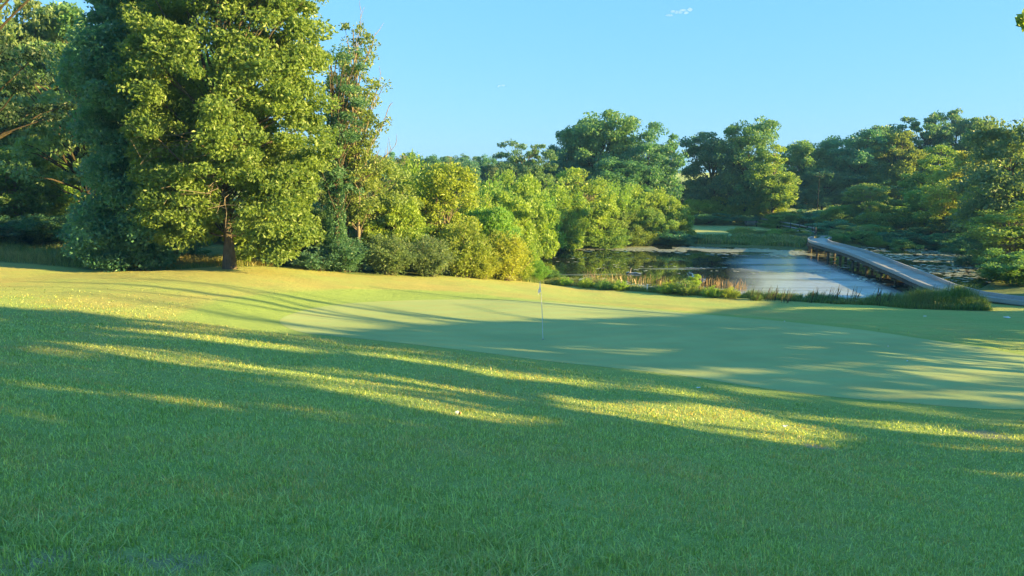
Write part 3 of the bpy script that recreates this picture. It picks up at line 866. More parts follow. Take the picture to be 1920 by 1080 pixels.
def poplar(px, D, H, seed, label, bare=()):
    rg = np.random.default_rng(seed)
    x = P(px, 400, D)[0]; z = hz(x, D)
    lobes = [(rg.uniform(-.7, 1.0), rg.uniform(-.6, .6), hh, .7 + 1.0 * math.sin((hh / H) * 3.0), .8 + .7 * math.sin(hh / H * 3), .9) for hh in np.arange(3.5, H - .4, .8)]
    tm, cm = gen_tree(seed, lobes, 170, .46, 46, .20, .12, H - .3, BARK_PALE, limb_frac=.4, shell=(.25, 1.05), name='poplar', flat=.8)
    r = own_tree('poplar_tree', (x, D, z - .05), (tm, cm), 'pale', label)
    if bare:
        mb = MB()
        for (dx, h0, h1) in bare:
            t = np.linspace(0, 1, 9)[:, None]
            s0 = np.array([0, 0, h0]); e = np.array([dx, rg.uniform(-.6, .3), h1]); m = np.array([dx * .6, 0, h0 + (h1 - h0) * .25])
            path = (1 - t) ** 2 * s0 + 2 * t * (1 - t) * m + t * t * e
            mb.tube(path, .045 * (1 - t[:, 0]) + .010, 5)
            for k in range(9):
                q = path[3 + k % 6]; dv = np.array([rg.uniform(-.25, .55), rg.uniform(-.3, .3), rg.uniform(.5, 1.0)]) * rg.uniform(.6, 1.1)
                tw = q + t * dv + t * (1 - t) * rg.normal(0, .12, 3)
                mb.tube(tw, .016 * (1 - t[:, 0]) + .007, 4)
        mb.build('bare_branches', BARK_PALE, r, True)
    return r
poplar(672, 49, 15.2, 231, 'thin poplar with bare twigs sticking out on its right against the sky', ((2.1, 7.0, 10.2), (1.6, 8.8, 12.2), (1.3, 12.2, 14.6), (2.4, 6.2, 7.9), (.5, 13, 16)))
poplar(650, 50, 14.0, 232, 'sparse poplar between the big oak and the poplar with bare twigs')

# --- everything else: (prototype, px, depth, top, width, colour, label)
PLANTS = [
 ('open1', 170, 54, 60, 260, 'deep', 'dark open tree standing behind the left side of the bluish maple'),
 ('broad0', 60, 64, -30, 250, 'deep', 'tall shaded tree behind the level boughs at the left edge'),
 ('open0', 80, 84, 215, 330, 'olive', 'tall tree far back between the leaning boughs at the left edge'),
 ('open1', 130, 66, 20, 300, 'deep', 'tree with gaps of sky in its crown, behind the left boughs'),
 ('young0', 35, 57, 250, 190, 'olive', 'sunlit olive green young tree at the left edge of the woods'),
 ('young1', 122, 60, 262, 150, 'olive', 'sunlit young tree with thin dark stems left of the big oak'),
 ('young0', -60, 56, 280, 170, 'olive', 'light green young tree cut by the left edge of the picture'),
 ('broad2', 10, 75, 230, 260, 'mid', 'shaded tree behind the two sunlit young trees'),
 ('bush0', 205, 47, 385, 170, 'blue', 'dark bluish bush at the left foot of the bluish maple'),
 ('bush1', 20, 53, 405, 170, 'dark', 'dark low bush behind the meadow grass at the left edge'),
 ('bush2', 120, 53, 400, 160, 'dark', 'dark low bush below the sunlit young tree with thin stems'),
 ('bush0', -90, 50, 380, 220, 'dark', 'dark bush at the far left beside the meadow grass'),
 ('bush1', 320, 48, 420, 150, 'dark', 'dark bush in the gap left of the big oak trunk'),
 ('bush2', 500, 48, 400, 160, 'dark', 'dark bush behind the right skirt of the big oak'),
 ('broad0', 330, 78, 60, 330, 'deep', 'tree filling the gap behind the big oak'),
 ('broad1', 540, 72, 230, 180, 'deep', 'tree behind the right edge of the big oak'),
 ('bush0', 572, 48.5, 385, 130, 'dark', 'shaded bush at the foot of the ivy covered trunk, left side'),
 ('herb0', 590, 46.2, 462, 110, 'blue', 'low shaded plants right of the big oak trunk'),
 ('spray1', 640, 47.0, 440, 120, 'blue', 'low teal shrub at the lawn edge below the ivy covered trunk'),
 ('spray2', 725, 48.0, 436, 130, 'deep', 'low green shrub at the lawn edge, second from the ivy covered trunk'),
 ('spray0', 803, 49.2, 440, 110, 'deep', 'low dark green shrub at the lawn edge beside the bright willow'),
 ('young1', 700, 51.5, 292, 160, 'pale', 'pale leaved elder tree below the thin poplars'),
 ('bush2', 735, 50.5, 372, 120, 'bright', 'light green bush in front of the pale leaved elder'),
 ('spray0', 772, 60, 286, 125, 'bright', 'round topped light green willow behind the stemmed shrub tree'),
 ('young0', 832, 55, 296, 150, 'bright', 'light green shrub tree with several stems showing, left of the pond'),
 ('bush1', 775, 52, 395, 120, 'bright', 'light green bush between the elder and the bright willow'),
 ('spray1', 890, 61, 345, 130, 'bright', 'light green willow behind the bright bush left of the pond'),
 ('spray2', 868, 51.6, 408, 120, 'bright', 'bright leafy bush at the lawn edge left of the yellow willow'),
 ('bush0', 915, 57, 385, 120, 'bright', 'rounded light green bush just behind the yellow willow'),
 ('spray0', 948, 54.0, 432, 120, 'yellow', 'glowing yellow willow at the corner of the pond'),
 ('spray1', 905, 52.0, 468, 80, 'yellow', 'small yellow green shrub at the foot of the yellow willow'),
 ('spray2', 990, 60, 455, 60, 'bright', 'small bright shrub leaning over the left tip of the pond'),
 ('bush2', 960, 68, 365, 110, 'bright', 'light green bush on the left bank behind the yellow willow'),
 ('spray1', 925, 76, 325, 120, 'bright', 'tall light green willow second row left of the pond'),
 ('bush1', 990, 82, 322, 120, 'bright', 'wide bush below the lone dark oak'),
 ('bush0', 1010, 88, 356, 100, 'bright', 'green bush on the left bank near the far end of the pond'),
 ('spray0', 1040, 98, 334, 110, 'bright', 'light willow to the left of the round topped shrub tree'),
 ('young1', 1096, 104, 308, 120, 'bright', 'round topped shrub tree rising above the far left bank'),
 ('spray2', 1160, 110, 336, 110, 'bright', 'feathery light willow right of the round topped shrub tree'),
 ('bush2', 1205, 112, 352, 100, 'bright', 'wide sunlit bush in front of the dark big trees'),
 ('bush1', 1268, 112, 366, 72, 'bright', 'rounded bush at the right end of the sunlit thicket'),
 ('bush0', 1035, 97, 405, 90, 'olive', 'lowest olive bush at the far left corner of the pond'),
 ('bush1', 1060, 100, 362, 110, 'bright', 'bright bush right above the far left corner of the pond'),
 ('bush2', 1112, 104, 372, 110, 'bright', 'broad light green bush in the middle of the sunlit thicket'),
 ('bush0', 1165, 107, 385, 90, 'mid', 'green bush in the sunlit thicket above the far bank'),
 ('bush1', 1225, 109, 390, 90, 'mid', 'shaded green bush left of the rounded end bush'),
 ('bush2', 1080, 101.5, 428, 90, 'mid', 'low bush at the water line, far left bank'),
 ('bush0', 1140, 104.0, 424, 95, 'mid', 'low bush on the far bank below the broad light green bush'),
 ('spray1', 1195, 106.5, 418, 90, 'olive', 'feathery low shrub on the far bank near the water'),
 ('bush1', 1255, 108, 425, 90, 'blue', 'low dark bush on the far bank left of the small tee lawn'),
 ('bush2', 1290, 110, 440, 60, 'blue', 'small dark bush in front of the left end of the tee lawn'),
 ('bush1', 1330, 113, 445, 70, 'mid', 'green bush on the far bank before the left half of the tee lawn'),
 ('bush0', 1375, 114, 444, 60, 'olive', 'small olive bush on the far bank before the middle of the tee lawn'),
 ('spray2', 1462, 117, 428, 60, 'bright', 'bright feathery shrub on the far bank left of the round bush with a yellow top'),
 ('bush2', 1430, 115, 446, 70, 'mid', 'low green bush at the water line before the pale feathery shrubs'),
 ('bush1', 1512, 112, 437, 50, 'blue', 'dark bush beside the far end of the footbridge, at its left'),
 ('bush0', 440, 66, 400, 150, 'dark', 'dark undergrowth bush seen under the big oak, right of its trunk'),
 ('bush2', 360, 64, 410, 150, 'dark', 'dark undergrowth bush seen under the big oak, left of its trunk'),
 ('bush1', 600, 62, 380, 150, 'dark', 'dark undergrowth bush behind the ivy covered trunk'),
 ('bush0', 680, 60, 400, 130, 'dark', 'dark undergrowth bush behind the pale leaved elder'),
 # big trees behind
 ('open0', 983, 150, 256, 125, 'dark', 'lone dark oak with sky showing through its crown'),
 ('broad1', 1058, 165, 272, 100, 'blue', 'bluish willow like tree between the lone oak and the tallest tree'),
 ('broad0', 1128, 168, 196, 165, 'deep', 'tallest big tree behind the sunlit thicket'),
 ('broad2', 1075, 172, 232, 110, 'dark', 'dark shoulder tree left of the tallest big tree'),
 ('broad1', 1212, 160, 232, 130, 'dark', 'dark big tree right of the tallest one'),
 ('broad2', 1160, 150, 292, 130, 'dark', 'dark lower tree in front of the tallest big tree'),
 ('open1', 1248, 168, 266, 60, 'dark', 'thin edge tree with pinkish sky through its twigs'),
 ('broad0', 1335, 172, 238, 130, 'dark', 'dark dome shaped tree left of the tree lit on its right'),
 ('broad2', 1398, 165, 222, 120, 'deep', 'tall tree left of the gap, with a pale bare branch'),
 ('tall0', 1448, 158, 262, 85, 'bright', 'tree brightly lit on its right side beside the gap'),
 ('broad1', 1306, 185, 340, 80, 'dark', 'low dark tree in the notch between the two big tree groups'),
 ('broad0', 1500, 205, 254, 110, 'deep', 'far tree right of the gap with sunlit patches'),
 ('broad2', 1560, 210, 256, 120, 'blue', 'far bluish tree behind the utility pole'),
 ('broad1', 1610, 198, 246, 130, 'blue', 'far bluish tree with a drooping round crown'),
 ('broad0', 1652, 205, 226, 110, 'dark', 'far tree left of the tree with the highest top on the right'),
 ('tall1', 1682, 186, 230, 90, 'olive', 'sunlit slim tree standing out before the far right trees'),
 ('open0', 1725, 205, 200, 130, 'dark', 'highest tree of the far right skyline'),
 ('open1', 1782, 205, 212, 120, 'dark', 'second highest tree of the far right skyline'),
 ('broad2', 1830, 195, 224, 120, 'deep', 'far tree at the right end of the skyline'),
 ('tall0', 1752, 132, 262, 110, 'olive', 'olive tree partly lit, left of the yellow lit trees'),
 ('tall1', 1802, 112, 268, 110, 'gold', 'yellow lit tree on the right bank of the pond'),
 ('young0', 1775, 106, 330, 110, 'gold', 'smaller yellow lit tree on the right bank of the pond'),
 ('broad1', 1700, 190, 300, 130, 'blue', 'bluish shaded tree below the slim sunlit tree'),
 ('broad0', 1590, 196, 320, 120, 'blue', 'bluish tree lower down behind the right thicket'),
 ('broad2', 1500, 200, 320, 100, 'blue', 'bluish tree at the foot of the gap'),
 ('broad2', 1885, 74, 222, 200, 'deep', 'large dark leaning willow on the right bank'),
 ('young1', 1905, 66, 370, 190, 'mid', 'dark green tree overhanging the pond at the right edge'),
 ('bush1', 1925, 56, 470, 150, 'mid', 'green bush at the right edge beside the boardwalk'),
 ('tall1', 1950, 92, 236, 170, 'olive', 'tree cut by the right edge of the picture'),
 ('spray0', 1880, 60, 500, 90, 'mid', 'feathery shrub dipping to the water by the boardwalk'),
 ('bush0', 1868, 82, 425, 120, 'dark', 'dark bush under the leaning willow tree at the water'),
 # right bank thicket
 ('bush0', 1478, 152, 396, 90, 'olive', 'olive bush at the right foot of the brightly lit tree'),
 ('bush1', 1535, 150, 394, 100, 'blue', 'dark green bush below the utility pole'),
 ('bush2', 1585, 146, 386, 90, 'mid', 'green bush right of the utility pole'),
 ('young0', 1622, 142, 340, 95, 'mid', 'light green small tree in the right thicket'),
 ('bush0', 1690, 138, 372, 120, 'olive', 'wide bush with sunlit top in the right thicket'),
 ('bush1', 1650, 130, 396, 100, 'blue', 'bluish bush below the light green small tree'),
 ('bush2', 1740, 122, 388, 120, 'mid', 'shaded bush below the smaller yellow lit tree'),
 ('young1', 1700, 126, 385, 60, 'gold', 'little golden tree in the right thicket'),
 ('bush0', 1805, 104, 398, 120, 'dark', 'dark bush at the foot of the yellow lit trees'),
 ('bush1', 1560, 126, 412, 90, 'blue', 'bluish bush beyond the far end of the footbridge'),
 ('bush2', 1600, 112, 424, 80, 'mid', 'rounded green bush at the far end of the footbridge'),
 ('bush0', 1645, 119, 420, 90, 'mid', 'largest rounded bush right of the footbridge far end'),
 ('bush1', 1698, 116, 430, 90, 'dark', 'dark bush on the water line behind the footbridge'),
 ('bush2', 1750, 113, 425, 100, 'dark', 'dark bush overhanging the far right corner of the pond'),
 ('spray1', 1590, 116, 446, 30, 'yellow', 'tiny bright yellow shrub beside the footbridge'),
 ('bush1', 1820, 92, 440, 100, 'dark', 'dark bush overhanging the right arm of the pond'),
 ('bush0', 1622, 107, 432, 62, 'mid', 'middle sized green bush behind the upper half of the footbridge'),
 ('bush2', 1672, 106, 436, 66, 'blue', 'bluish round bush at the back of the right arm of the pond'),
 ('bush1', 1722, 105, 434, 70, 'dark', 'dark round bush at the back of the right arm of the pond'),
 ('bush0', 1775, 100, 436, 76, 'blue', 'bluish bush hanging over the right arm of the pond'),
 ('bush2', 1650, 124, 380, 80, 'olive', 'olive bush with a sunlit crown above the largest rounded bush'),
 ('bush1', 1560, 136, 386, 70, 'olive', 'olive bush with gold tips below the utility pole'),
 ('young0', 1735, 118, 352, 80, 'mid', 'shaded small tree left of the smaller yellow lit tree'),
 ('young1', 1845, 96, 330, 110, 'gold', 'golden lit small tree between the yellow lit tree and the leaning willow'),
 ('bush2', 1850, 74, 470, 90, 'dark', 'dark bush dipping into the right arm of the pond below the leaning willow'),
 ('bush0', 1890, 70, 455, 100, 'mid', 'green bush in front of the leaning willow at the right edge'),
 ('broad0', 1850, 188, 232, 120, 'deep', 'tall dark tree behind the leaning willow'),
 ('broad2', 1790, 184, 285, 110, 'olive', 'olive tree with a lit top behind the yellow lit trees'),
 ('broad1', 1645, 192, 290, 110, 'deep', 'dense tree below the far right skyline, behind the light green small tree'),
 ('broad0', 1540, 194, 310, 90, 'blue', 'bluish tree directly behind the utility pole'),
 ('spray0', 1574, 106, 436, 50, 'mid', 'green feathery shrub at the right side of the footbridge far end'),
 ('bush1', 1700, 101, 448, 60, 'mid', 'low green bush on the water line behind the middle of the footbridge'),
 ('spray2', 1648, 104, 446, 50, 'olive', 'low feathery shrub between two bushes behind the footbridge'),
 ('bush0', 1752, 103, 446, 60, 'dark', 'low dark bush at the water line of the right arm of the pond'),
 ('spray2', 975, 56, 478, 60, 'bright', 'bright feathery shrub at the right foot of the yellow willow'),
 ('spray2', 1003, 58.5, 488, 70, 'bright', 'bright shrub filling the bank between the yellow willow and the pond'),
 ('bush1', 1036, 61, 508, 60, 'mid', 'low green bush on the bank at the near left tip of the pond'),
 # around the tee lawn
 ('bush0', 1310, 166, 372, 80, 'yellow', 'sunlit bush behind the left end of the tee lawn'),
 ('bush1', 1355, 168, 366, 80, 'yellow', 'sunlit bush behind the middle of the tee lawn'),
 ('bush2', 1398, 166, 358, 70, 'yellow', 'yellow bush behind the bench'),
 ('spray1', 1440, 164, 370, 80, 'yellow', 'light willow shrub behind the right end of the tee lawn'),
 ('bush2', 1330, 160, 400, 90, 'blue', 'dark clipped bush along the back of the tee lawn, left'),
 ('bush0', 1400, 160, 402, 90, 'blue', 'dark clipped bush along the back of the tee lawn, right'),
 ('bush1', 1460, 150, 402, 90, 'mid', 'green bush where the fence begins'),
 ('spray2', 1395, 121, 424, 70, 'pale', 'pale feathery shrub between the tee lawn and the pond'),
 ('spray0', 1435, 120, 430, 50, 'pale', 'smaller pale feathery shrub between the tee lawn and the pond'),
 ('bush2', 1492, 116, 428, 60, 'mid', 'round bush with a yellow top left of the footbridge end'),
 ('spray1', 1345, 119, 444, 60, 'gold', 'golden grassy shrub on the far bank'),
]
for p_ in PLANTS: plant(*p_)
SHORE = [(1062,537,.55),(1100,541,.55),(1135,544,.6),(1165,546,.6),(1258,552,.75),(1290,555,.8),(1340,559,.65),(1375,561,.6),(1425,565,.4)]
for k, (px, py, s) in enumerate(SHORE):
    b = G(px, py)
    r = plant('herb%d' % (k % 2), px, b[1] + .5, 500, 60, ('bright', 'yellow', 'mid')[k % 3], 'rounded grassy tussock on the near bank of the pond', 'tussocks along the near bank')
    r.name = 'grass_tussock'; r['category'] = 'tussock'; r.scale = (s * 1.5, s * 1.5, s * 1.15)
b = G(1300, 553)
plant('young1', 1303, b[1] + .6, 512, 30, 'yellow', 'leafy sapling leaning right on the near bank of the pond', name='sapling', cat='sapling').rotation_euler = (0, R(12), 1)
for k in range(16):                                # wooded ridge far away on the left
    px = 715 + k * 18 + rot_rg.uniform(-6, 6)
    plant('broad%d' % (k % 3), px, 300 + rot_rg.uniform(-14, 26), 286 + max(0, k - 3) * .9 + rot_rg.uniform(-5, 6), 60 * rot_rg.uniform(.8, 1.3), ('dark', 'blue', 'rust')[k % 5 % 3],
          'small looking dark tree of the distant wooded ridge', 'trees on the distant ridge')

# ------------------------------------------------------------------ trees right of the frame: they throw the long shadows over the green
LIT_PX = [
 [(-400,540),(0,576),(130,584),(300,601),(450,617),(560,627),(680,620),(850,608),(1000,600.5),(1150,598),(1280,595),(1370,581),(1455,567),(1455,480),(-400,420)],
 [(1380,590),(1440,581),(1520,573),(1590,569),(1590,573),(1500,580),(1420,590),(1380,594)],
 [(60,640),(250,650),(420,668),(600,706),(760,738),(900,758),(1020,782),(1040,797),(960,799),(840,782),(720,760),(600,728),(480,703),(330,684),(180,662)],
 [(240,614),(400,632),(560,650),(640,662),(560,662),(400,645),(280,628)],
 [(650,660),(760,668),(880,684),(860,688),(740,676)],[(870,694),(1010,702),(1120,716),(1100,721),(960,712),(880,701)],
 [(520,690),(640,690),(800,715),(960,745),(1010,765),(900,750),(760,735),(620,712)],
 [(1010,740),(1120,752),(1300,758),(1420,775),(1520,795),(1600,818),(1560,838),(1440,836),(1360,820),(1280,806),(1150,786),(1060,770)],
 [(1250,735),(1350,742),(1330,748),(1250,742)],[(1250,820),(1380,826),(1440,835),(1300,832)],
 [(1165,697),(1300,694),(1450,690),(1590,682),(1690,670),(1685,678),(1560,692),(1440,700),(1330,708),(1230,703)],
 [(1360,615),(1480,612),(1480,616),(1360,619)],[(1460,625),(1560,624),(1540,630),(1470,630)],[(1355,636),(1405,634),(1400,640),(1355,641)],
 [(1470,652),(1580,645),(1540,656),(1475,659)],[(1620,642),(1665,638),(1660,643),(1620,645)],[(1700,662),(1752,660),(1745,665),(1700,667)],
 [(1450,672),(1530,670),(1500,677),(1440,680)],[(1380,714),(1560,712),(1540,719),(1380,720)],[(1590,740),(1750,735),(1740,745),(1640,750)],[(1640,758),(1750,752),(1740,764),(1640,765)],
 [(1830,752),(1930,745),(1930,768),(1850,760)],[(1660,792),(1780,785),(1760,800),(1690,806)],[(1800,880),(1940,885),(1940,910),(1830,896)],
 [(1780,644),(1810,642),(1808,647),(1780,648)],[(1030,668),(1180,655),(1330,645),(1300,655),(1150,668)],
 [(0,770),(90,776),(60,796),(0,800)],[(1040,650),(1200,640),(1190,646),(1040,656)]]
LIT = [Gs(pl)[:, :2] for pl in LIT_PX]
def land(p):
    """where the shadow of each point falls on the ground"""
    p = np.asarray(p, float); x, y, z = p[:, 0].copy(), p[:, 1].copy(), p[:, 2].copy()
    step = 1.2; done = np.zeros(len(p), bool)
    for _ in range(90):
        a = ~done
        if not a.any(): break
        x[a] -= sv[0] * step; y[a] -= sv[1] * step; z[a] -= sv[2] * step
        done |= z < hf(x, y)
    ex = (hf(x, y) - z) / sv[2] * .9
    return x + sv[0] * ex, y + sv[1] * ex
def lit_filter(loc, twig=False):
    loc = np.asarray(loc, float)
    def f(p):
        w = p + loc
        k = np.ones(len(p), bool)
        lx, ly = land(w)
        jx = lx + (vnoise(lx, ly, .5, 91) - .5) * .5; jy = ly + (vnoise(lx, ly, .35, 92) - .5) * .22
        ca, sa = math.cos(R(7)), math.sin(R(7))
        dap = vnoise((lx * ca - ly * sa) * .22, (lx * sa + ly * ca) * 1.9, 1., 93) * .6 + vnoise(lx * .6, ly * 3.2, 1., 94) * .4 > .78
        for q, pl in enumerate(LIT): k &= ~(in_poly(jx, jy, pl) & (~dap if q else True))
        spark = (vnoise(lx * .30, ly * 2.2, 1., 95) * .6 + vnoise(lx * .8, ly * 4, 1., 96) * .4 > .71) & (ly > 11) & (ly < 34)
        k &= ~spark
        px, py, dep = proj(w)
        k &= ~((dep > 0) & (px < 1950) & (py > -40) & (py < 1120))
        return k
    return f
CAST = [
 (25, 5, 15, 12, 'tall shade tree right of the camera, nearest the viewer'),
 (29, 13, 16, 12, 'tall shade tree standing right of the slope in front of the green'),
 (25, 22, 15, 12, 'broad shade tree whose branch tip shows at the top right corner'),
 (31, 28.5, 16, 11, 'tall shade tree standing right of the putting green'),
 (38, 9, 16, 12, 'second row shade tree right of the camera'),
 (40, 20, 17, 12, 'second row shade tree right of the slope'),
 (35, 34.5, 13, 10, 'medium shade tree standing right of the far side of the green'),
 (38, 40, 9, 9, 'low shade tree right of the lawn before the boardwalk'),
 (41, 48.5, 7, 8, 'low bushy tree right of the boardwalk'),
 (28, -3.5, 15, 12, 'shade tree behind and right of the camera'),
 (33, -10, 16, 13, 'second shade tree behind and right of the camera'),
]
for k, (x, y, H, Wd, lab) in enumerate(CAST):
    if k != 2: y -= 6.0
    z = hz(x, y) - .05
    ex = None
    if k == 2:
        rg = np.random.default_rng(5)
        tgt = P(1911, 40, 22); cen = tgt + unit(rg, 26) * rg.uniform(0, .2, (26, 1)) * np.array([.6, 1, 1.2]) + np.array([.1, 0, 0])
        ex = (cen - np.array([x, y, z]), unit(rg, 26)); bough = [(0, 0, 5.5), (-3, 0, 8), (-6.5, 0, 9.6), tuple(tgt - np.array([x, y, z]))]
    pair = gen_tree(300 + k, lobe_set(300 + k, H, Wd, 1.0, 15), 330, 1.05, 80, .38, .30, H * .8, BARK, name='shade', flat=.7, limb_frac=.04, shell=(.15, 1.0), leaf_filter=lit_filter((x, y, z)), extra=ex, bough=bough if k == 2 else None)
    own_tree('shade_tree', (x, y, z), pair, 'olive', lab)
    if k == 2:
        r = [o for o in bpy.data.objects if o.name.startswith('shade_tree')][-1]

# ------------------------------------------------------------------ footbridge and boardwalk
def bridge():
    # left edge of the deck: (x, y, z)
    L = np.array([(36.6,93.5,-7.25),(34.9,90,-7.0),(33.2,86.5,-6.9),(31.9,83,-6.82),(31.2,80,-6.78),(30.9,76.5,-6.77),(30.5,70.7,-6.83),(30.2,66.5,-7.02),(29.8,62,-7.24),(29.2,58,-7.32),(28.2,52.8,-7.38),(27.9,49.5,-7.38),(28.0,47,-7.36),(28.4,44.6,-7.36),(29.5,42.4,-7.36),(32.5,41,-7.3),(40,39.8,-7.2)], float)
    L = catmull(L, 8, closed=False)
    for q in L:
        if q[1] < 52: q[2] = max(q[2], hz(q[0] + 1.0, q[1]) + .10)
    WID = 2.0
    root = empty('footbridge', (L[40][0], L[40][1], WATER))
    tag(root, 'long humped wooden footbridge crossing the right side of the pond', 'bridge')
    off = np.array(root.location)
    # the path is listed far to near, so its right-hand side (lat +) faces left in the picture: shift by -WID
    seg = np.linalg.norm(np.diff(L[:, :2], axis=0), axis=1); cum = np.concatenate([[0], np.cumsum(seg)])
    def at(s):
        return np.array([np.interp(s, cum, L[:, k]) for k in range(3)])
    pl = MB(); n = int(cum[-1] / .16)
    for k in range(n):
        s = (k + .5) * .16; p = at(s); q = at(min(s + .2, cum[-1])); r_ = at(max(s - .2, 0))
        t = (q - r_)[:2]; t = t / np.linalg.norm(t); nr = np.array([-t[1], t[0]])
        ang = math.atan2(nr[1], nr[0]); c_ = p[:2] + nr * WID / 2
        pl.box((c_[0] - off[0], c_[1] - off[1], p[2] - .03 - off[2] + random.uniform(-.004, .004)), (WID + random.uniform(-.02, .02), .148, .05), ang)
    npl = len(pl.v); rp = np.repeat(np.random.default_rng(9).uniform(0, 1, npl), 6)
    obj('deck', pl.mesh('deck', DECKM, False, {'rnd': ('FACE', rp)}), root)
    Lo = L - off
    for lat in (0.0, -WID):
        k1 = MB(); k1.sweep(Lo, lat - .06, lat + .06, .0, .24); k1.build('kerb', WOOD, root)
        k2 = MB(); m = L[:, 1] > 51.5; k2.sweep(Lo[m], lat - .07 + (.02 if lat == 0 else -.02), lat + .07 + (.02 if lat == 0 else -.02), -.30, -.062); k2.build('girder', WOOD_D, root)
    s = 6.0
    while True:
        p = at(s)
        if p[1] < 54: break
        q = at(s + .2); t = (q - p)[:2]; t /= np.linalg.norm(t); nr = np.array([-t[1], t[0]]); ang = math.atan2(nr[1], nr[0])
        cb = MB(); c_ = p[:2] + nr * WID / 2
        cb.box((c_[0] - off[0], c_[1] - off[1], p[2] - .40 - off[2]), (WID + .4, .2, .18), ang); cb.build('cap_beam', WOOD_D, root)
        for l in (.15, WID - .15):
            b = p[:2] + nr * l; ps = MB()
            ps.tube([(b[0] - off[0], b[1] - off[1], -1.6), (b[0] - off[0] + random.uniform(-.03, .03), b[1] - off[1], p[2] - .48 - off[2])], [.13, .12], 8); ps.build('pile', WOOD_D, root)
        s += 3.3
bridge()

def strip_on_ground(name, pts, wid, mat, dz=.05):
    pts = catmull(np.asarray(pts, float), 10, closed=False)
    p3 = np.concatenate([pts, [[0]] * len(pts)], 1)
    t = np.gradient(pts, axis=0); t /= np.linalg.norm(t, axis=1)[:, None]; nr = np.stack([t[:, 1], -t[:, 0]], 1)
    v = []
    for l in (-wid / 2, wid / 2):
        q = pts + nr * l; v.append(np.concatenate([q, (hf(q[:, 0], q[:, 1]) + dz)[:, None]], 1))
    m = len(pts); a = np.arange(m - 1)
    f = np.stack([a, a + 1, m + a + 1, m + a], 1)
    return obj(name, mesh_np(name, np.concatenate(v), f, None, mat, True))
tag(strip_on_ground('cart_path', [(38.2, 93.5), (40, 97.5), (41.4, 103), (41, 111), (39.5, 120)], 2.2, PATHM, .06), kind='structure')

# mown tee lawn beyond the pond
tee = catmull(np.array([(23.5, 104), (29, 101), (36, 102), (38.3, 107), (37, 117), (31, 119), (26, 117.5), (23, 111)], float), 6)
tc_ = tee.mean(0); rr = np.linspace(0, 1, 14)[1:]
g = (tc_ + rr[:, None, None] * (tee - tc_)[None]).reshape(-1, 2); nb = len(tee)
vz = np.concatenate([np.concatenate([g, (hf(g[:, 0], g[:, 1]) + .08)[:, None]], 1), [[*tc_, hz(*tc_) + .08]]])
a_ = np.arange(nb); b_ = (a_ + 1) % nb
q = np.concatenate([np.stack([k * nb + a_, k * nb + b_, (k + 1) * nb + b_, (k + 1) * nb + a_], 1) for k in range(len(rr) - 1)])
tag(obj('tee_lawn', mesh_np('tee_lawn', vz, [q[:, ::-1], np.stack([a_, b_, np.full(nb, len(rr) * nb)], 1)], None, GREENM, True)), kind='structure')

def fence():
    pts = catmull(np.array([(38.9, 99.0), (39.8, 103.5), (39.5, 111), (38.1, 119)], float), 8, closed=False)
    z = hf(pts[:, 0], pts[:, 1]); o = np.array([pts[0, 0], pts[0, 1], z[0]])
    root = empty('rail_fence', o); tag(root, 'low pale rail fence on thin posts beside the path beyond the bridge', 'fence')
    p3 = np.concatenate([pts, z[:, None]], 1) - o
    for h in (.45, .95):
        m = MB(); m.sweep(p3, -.04, .04, h, h + .14); m.build('rail', WOOD, root)
    for p in p3[::3]:
        m = MB(); m.box((p[0], p[1] - .0, p[2] + .5), (.14, .14, 1.35)); m.build('post', WOOD_D, root)
fence()

def bench():
    c_ = P(1409, 420, 116); z = hz(c_[0], 116)
    root = empty('bench', (c_[0], 116, z)); tag(root, 'small grey bench at the back of the tee lawn', 'bench')
    m = MB(); m.box((0, 0, .46), (1.9, .42, .06)); m.build('seat', WOOD, root)
    m = MB(); m.box((0, .26, .78), (1.9, .05, .32)); m.build('backrest', WOOD, root)
    for sx in (-.75, .75):
        m = MB(); m.box((sx, .02, .2), (.08, .40, .46)); m.box((sx, .205, .6), (.08, .06, .7)); m.build('leg', WOOD_D, root)
bench()

def pole():
    c_ = P(1532, 400, 119); z = hz(c_[0], 119); H = zat(322, 119) - z
    root = empty('utility_pole', (c_[0], 119, z)); tag(root, 'slim grey utility pole with a crossarm before the far right trees', 'utility pole')
    m = MB(); m.tube([(0, 0, -.3), (0.05, 0, H)], [.07, .05], 8); m.build('pole', POLEM, root, True)
    m = MB(); m.box((.05, -.2, H - .7), (1.4, .08, .10)); m.build('crossarm', POLEM, root)
    for sx in (-.55, -.2, .3, .65):
        m = MB(); m.tube([(sx, -.2, H - .61), (sx, -.2, H - .35)], [.045, .04], 6); m.build('insulator', POLEM, root)
pole()

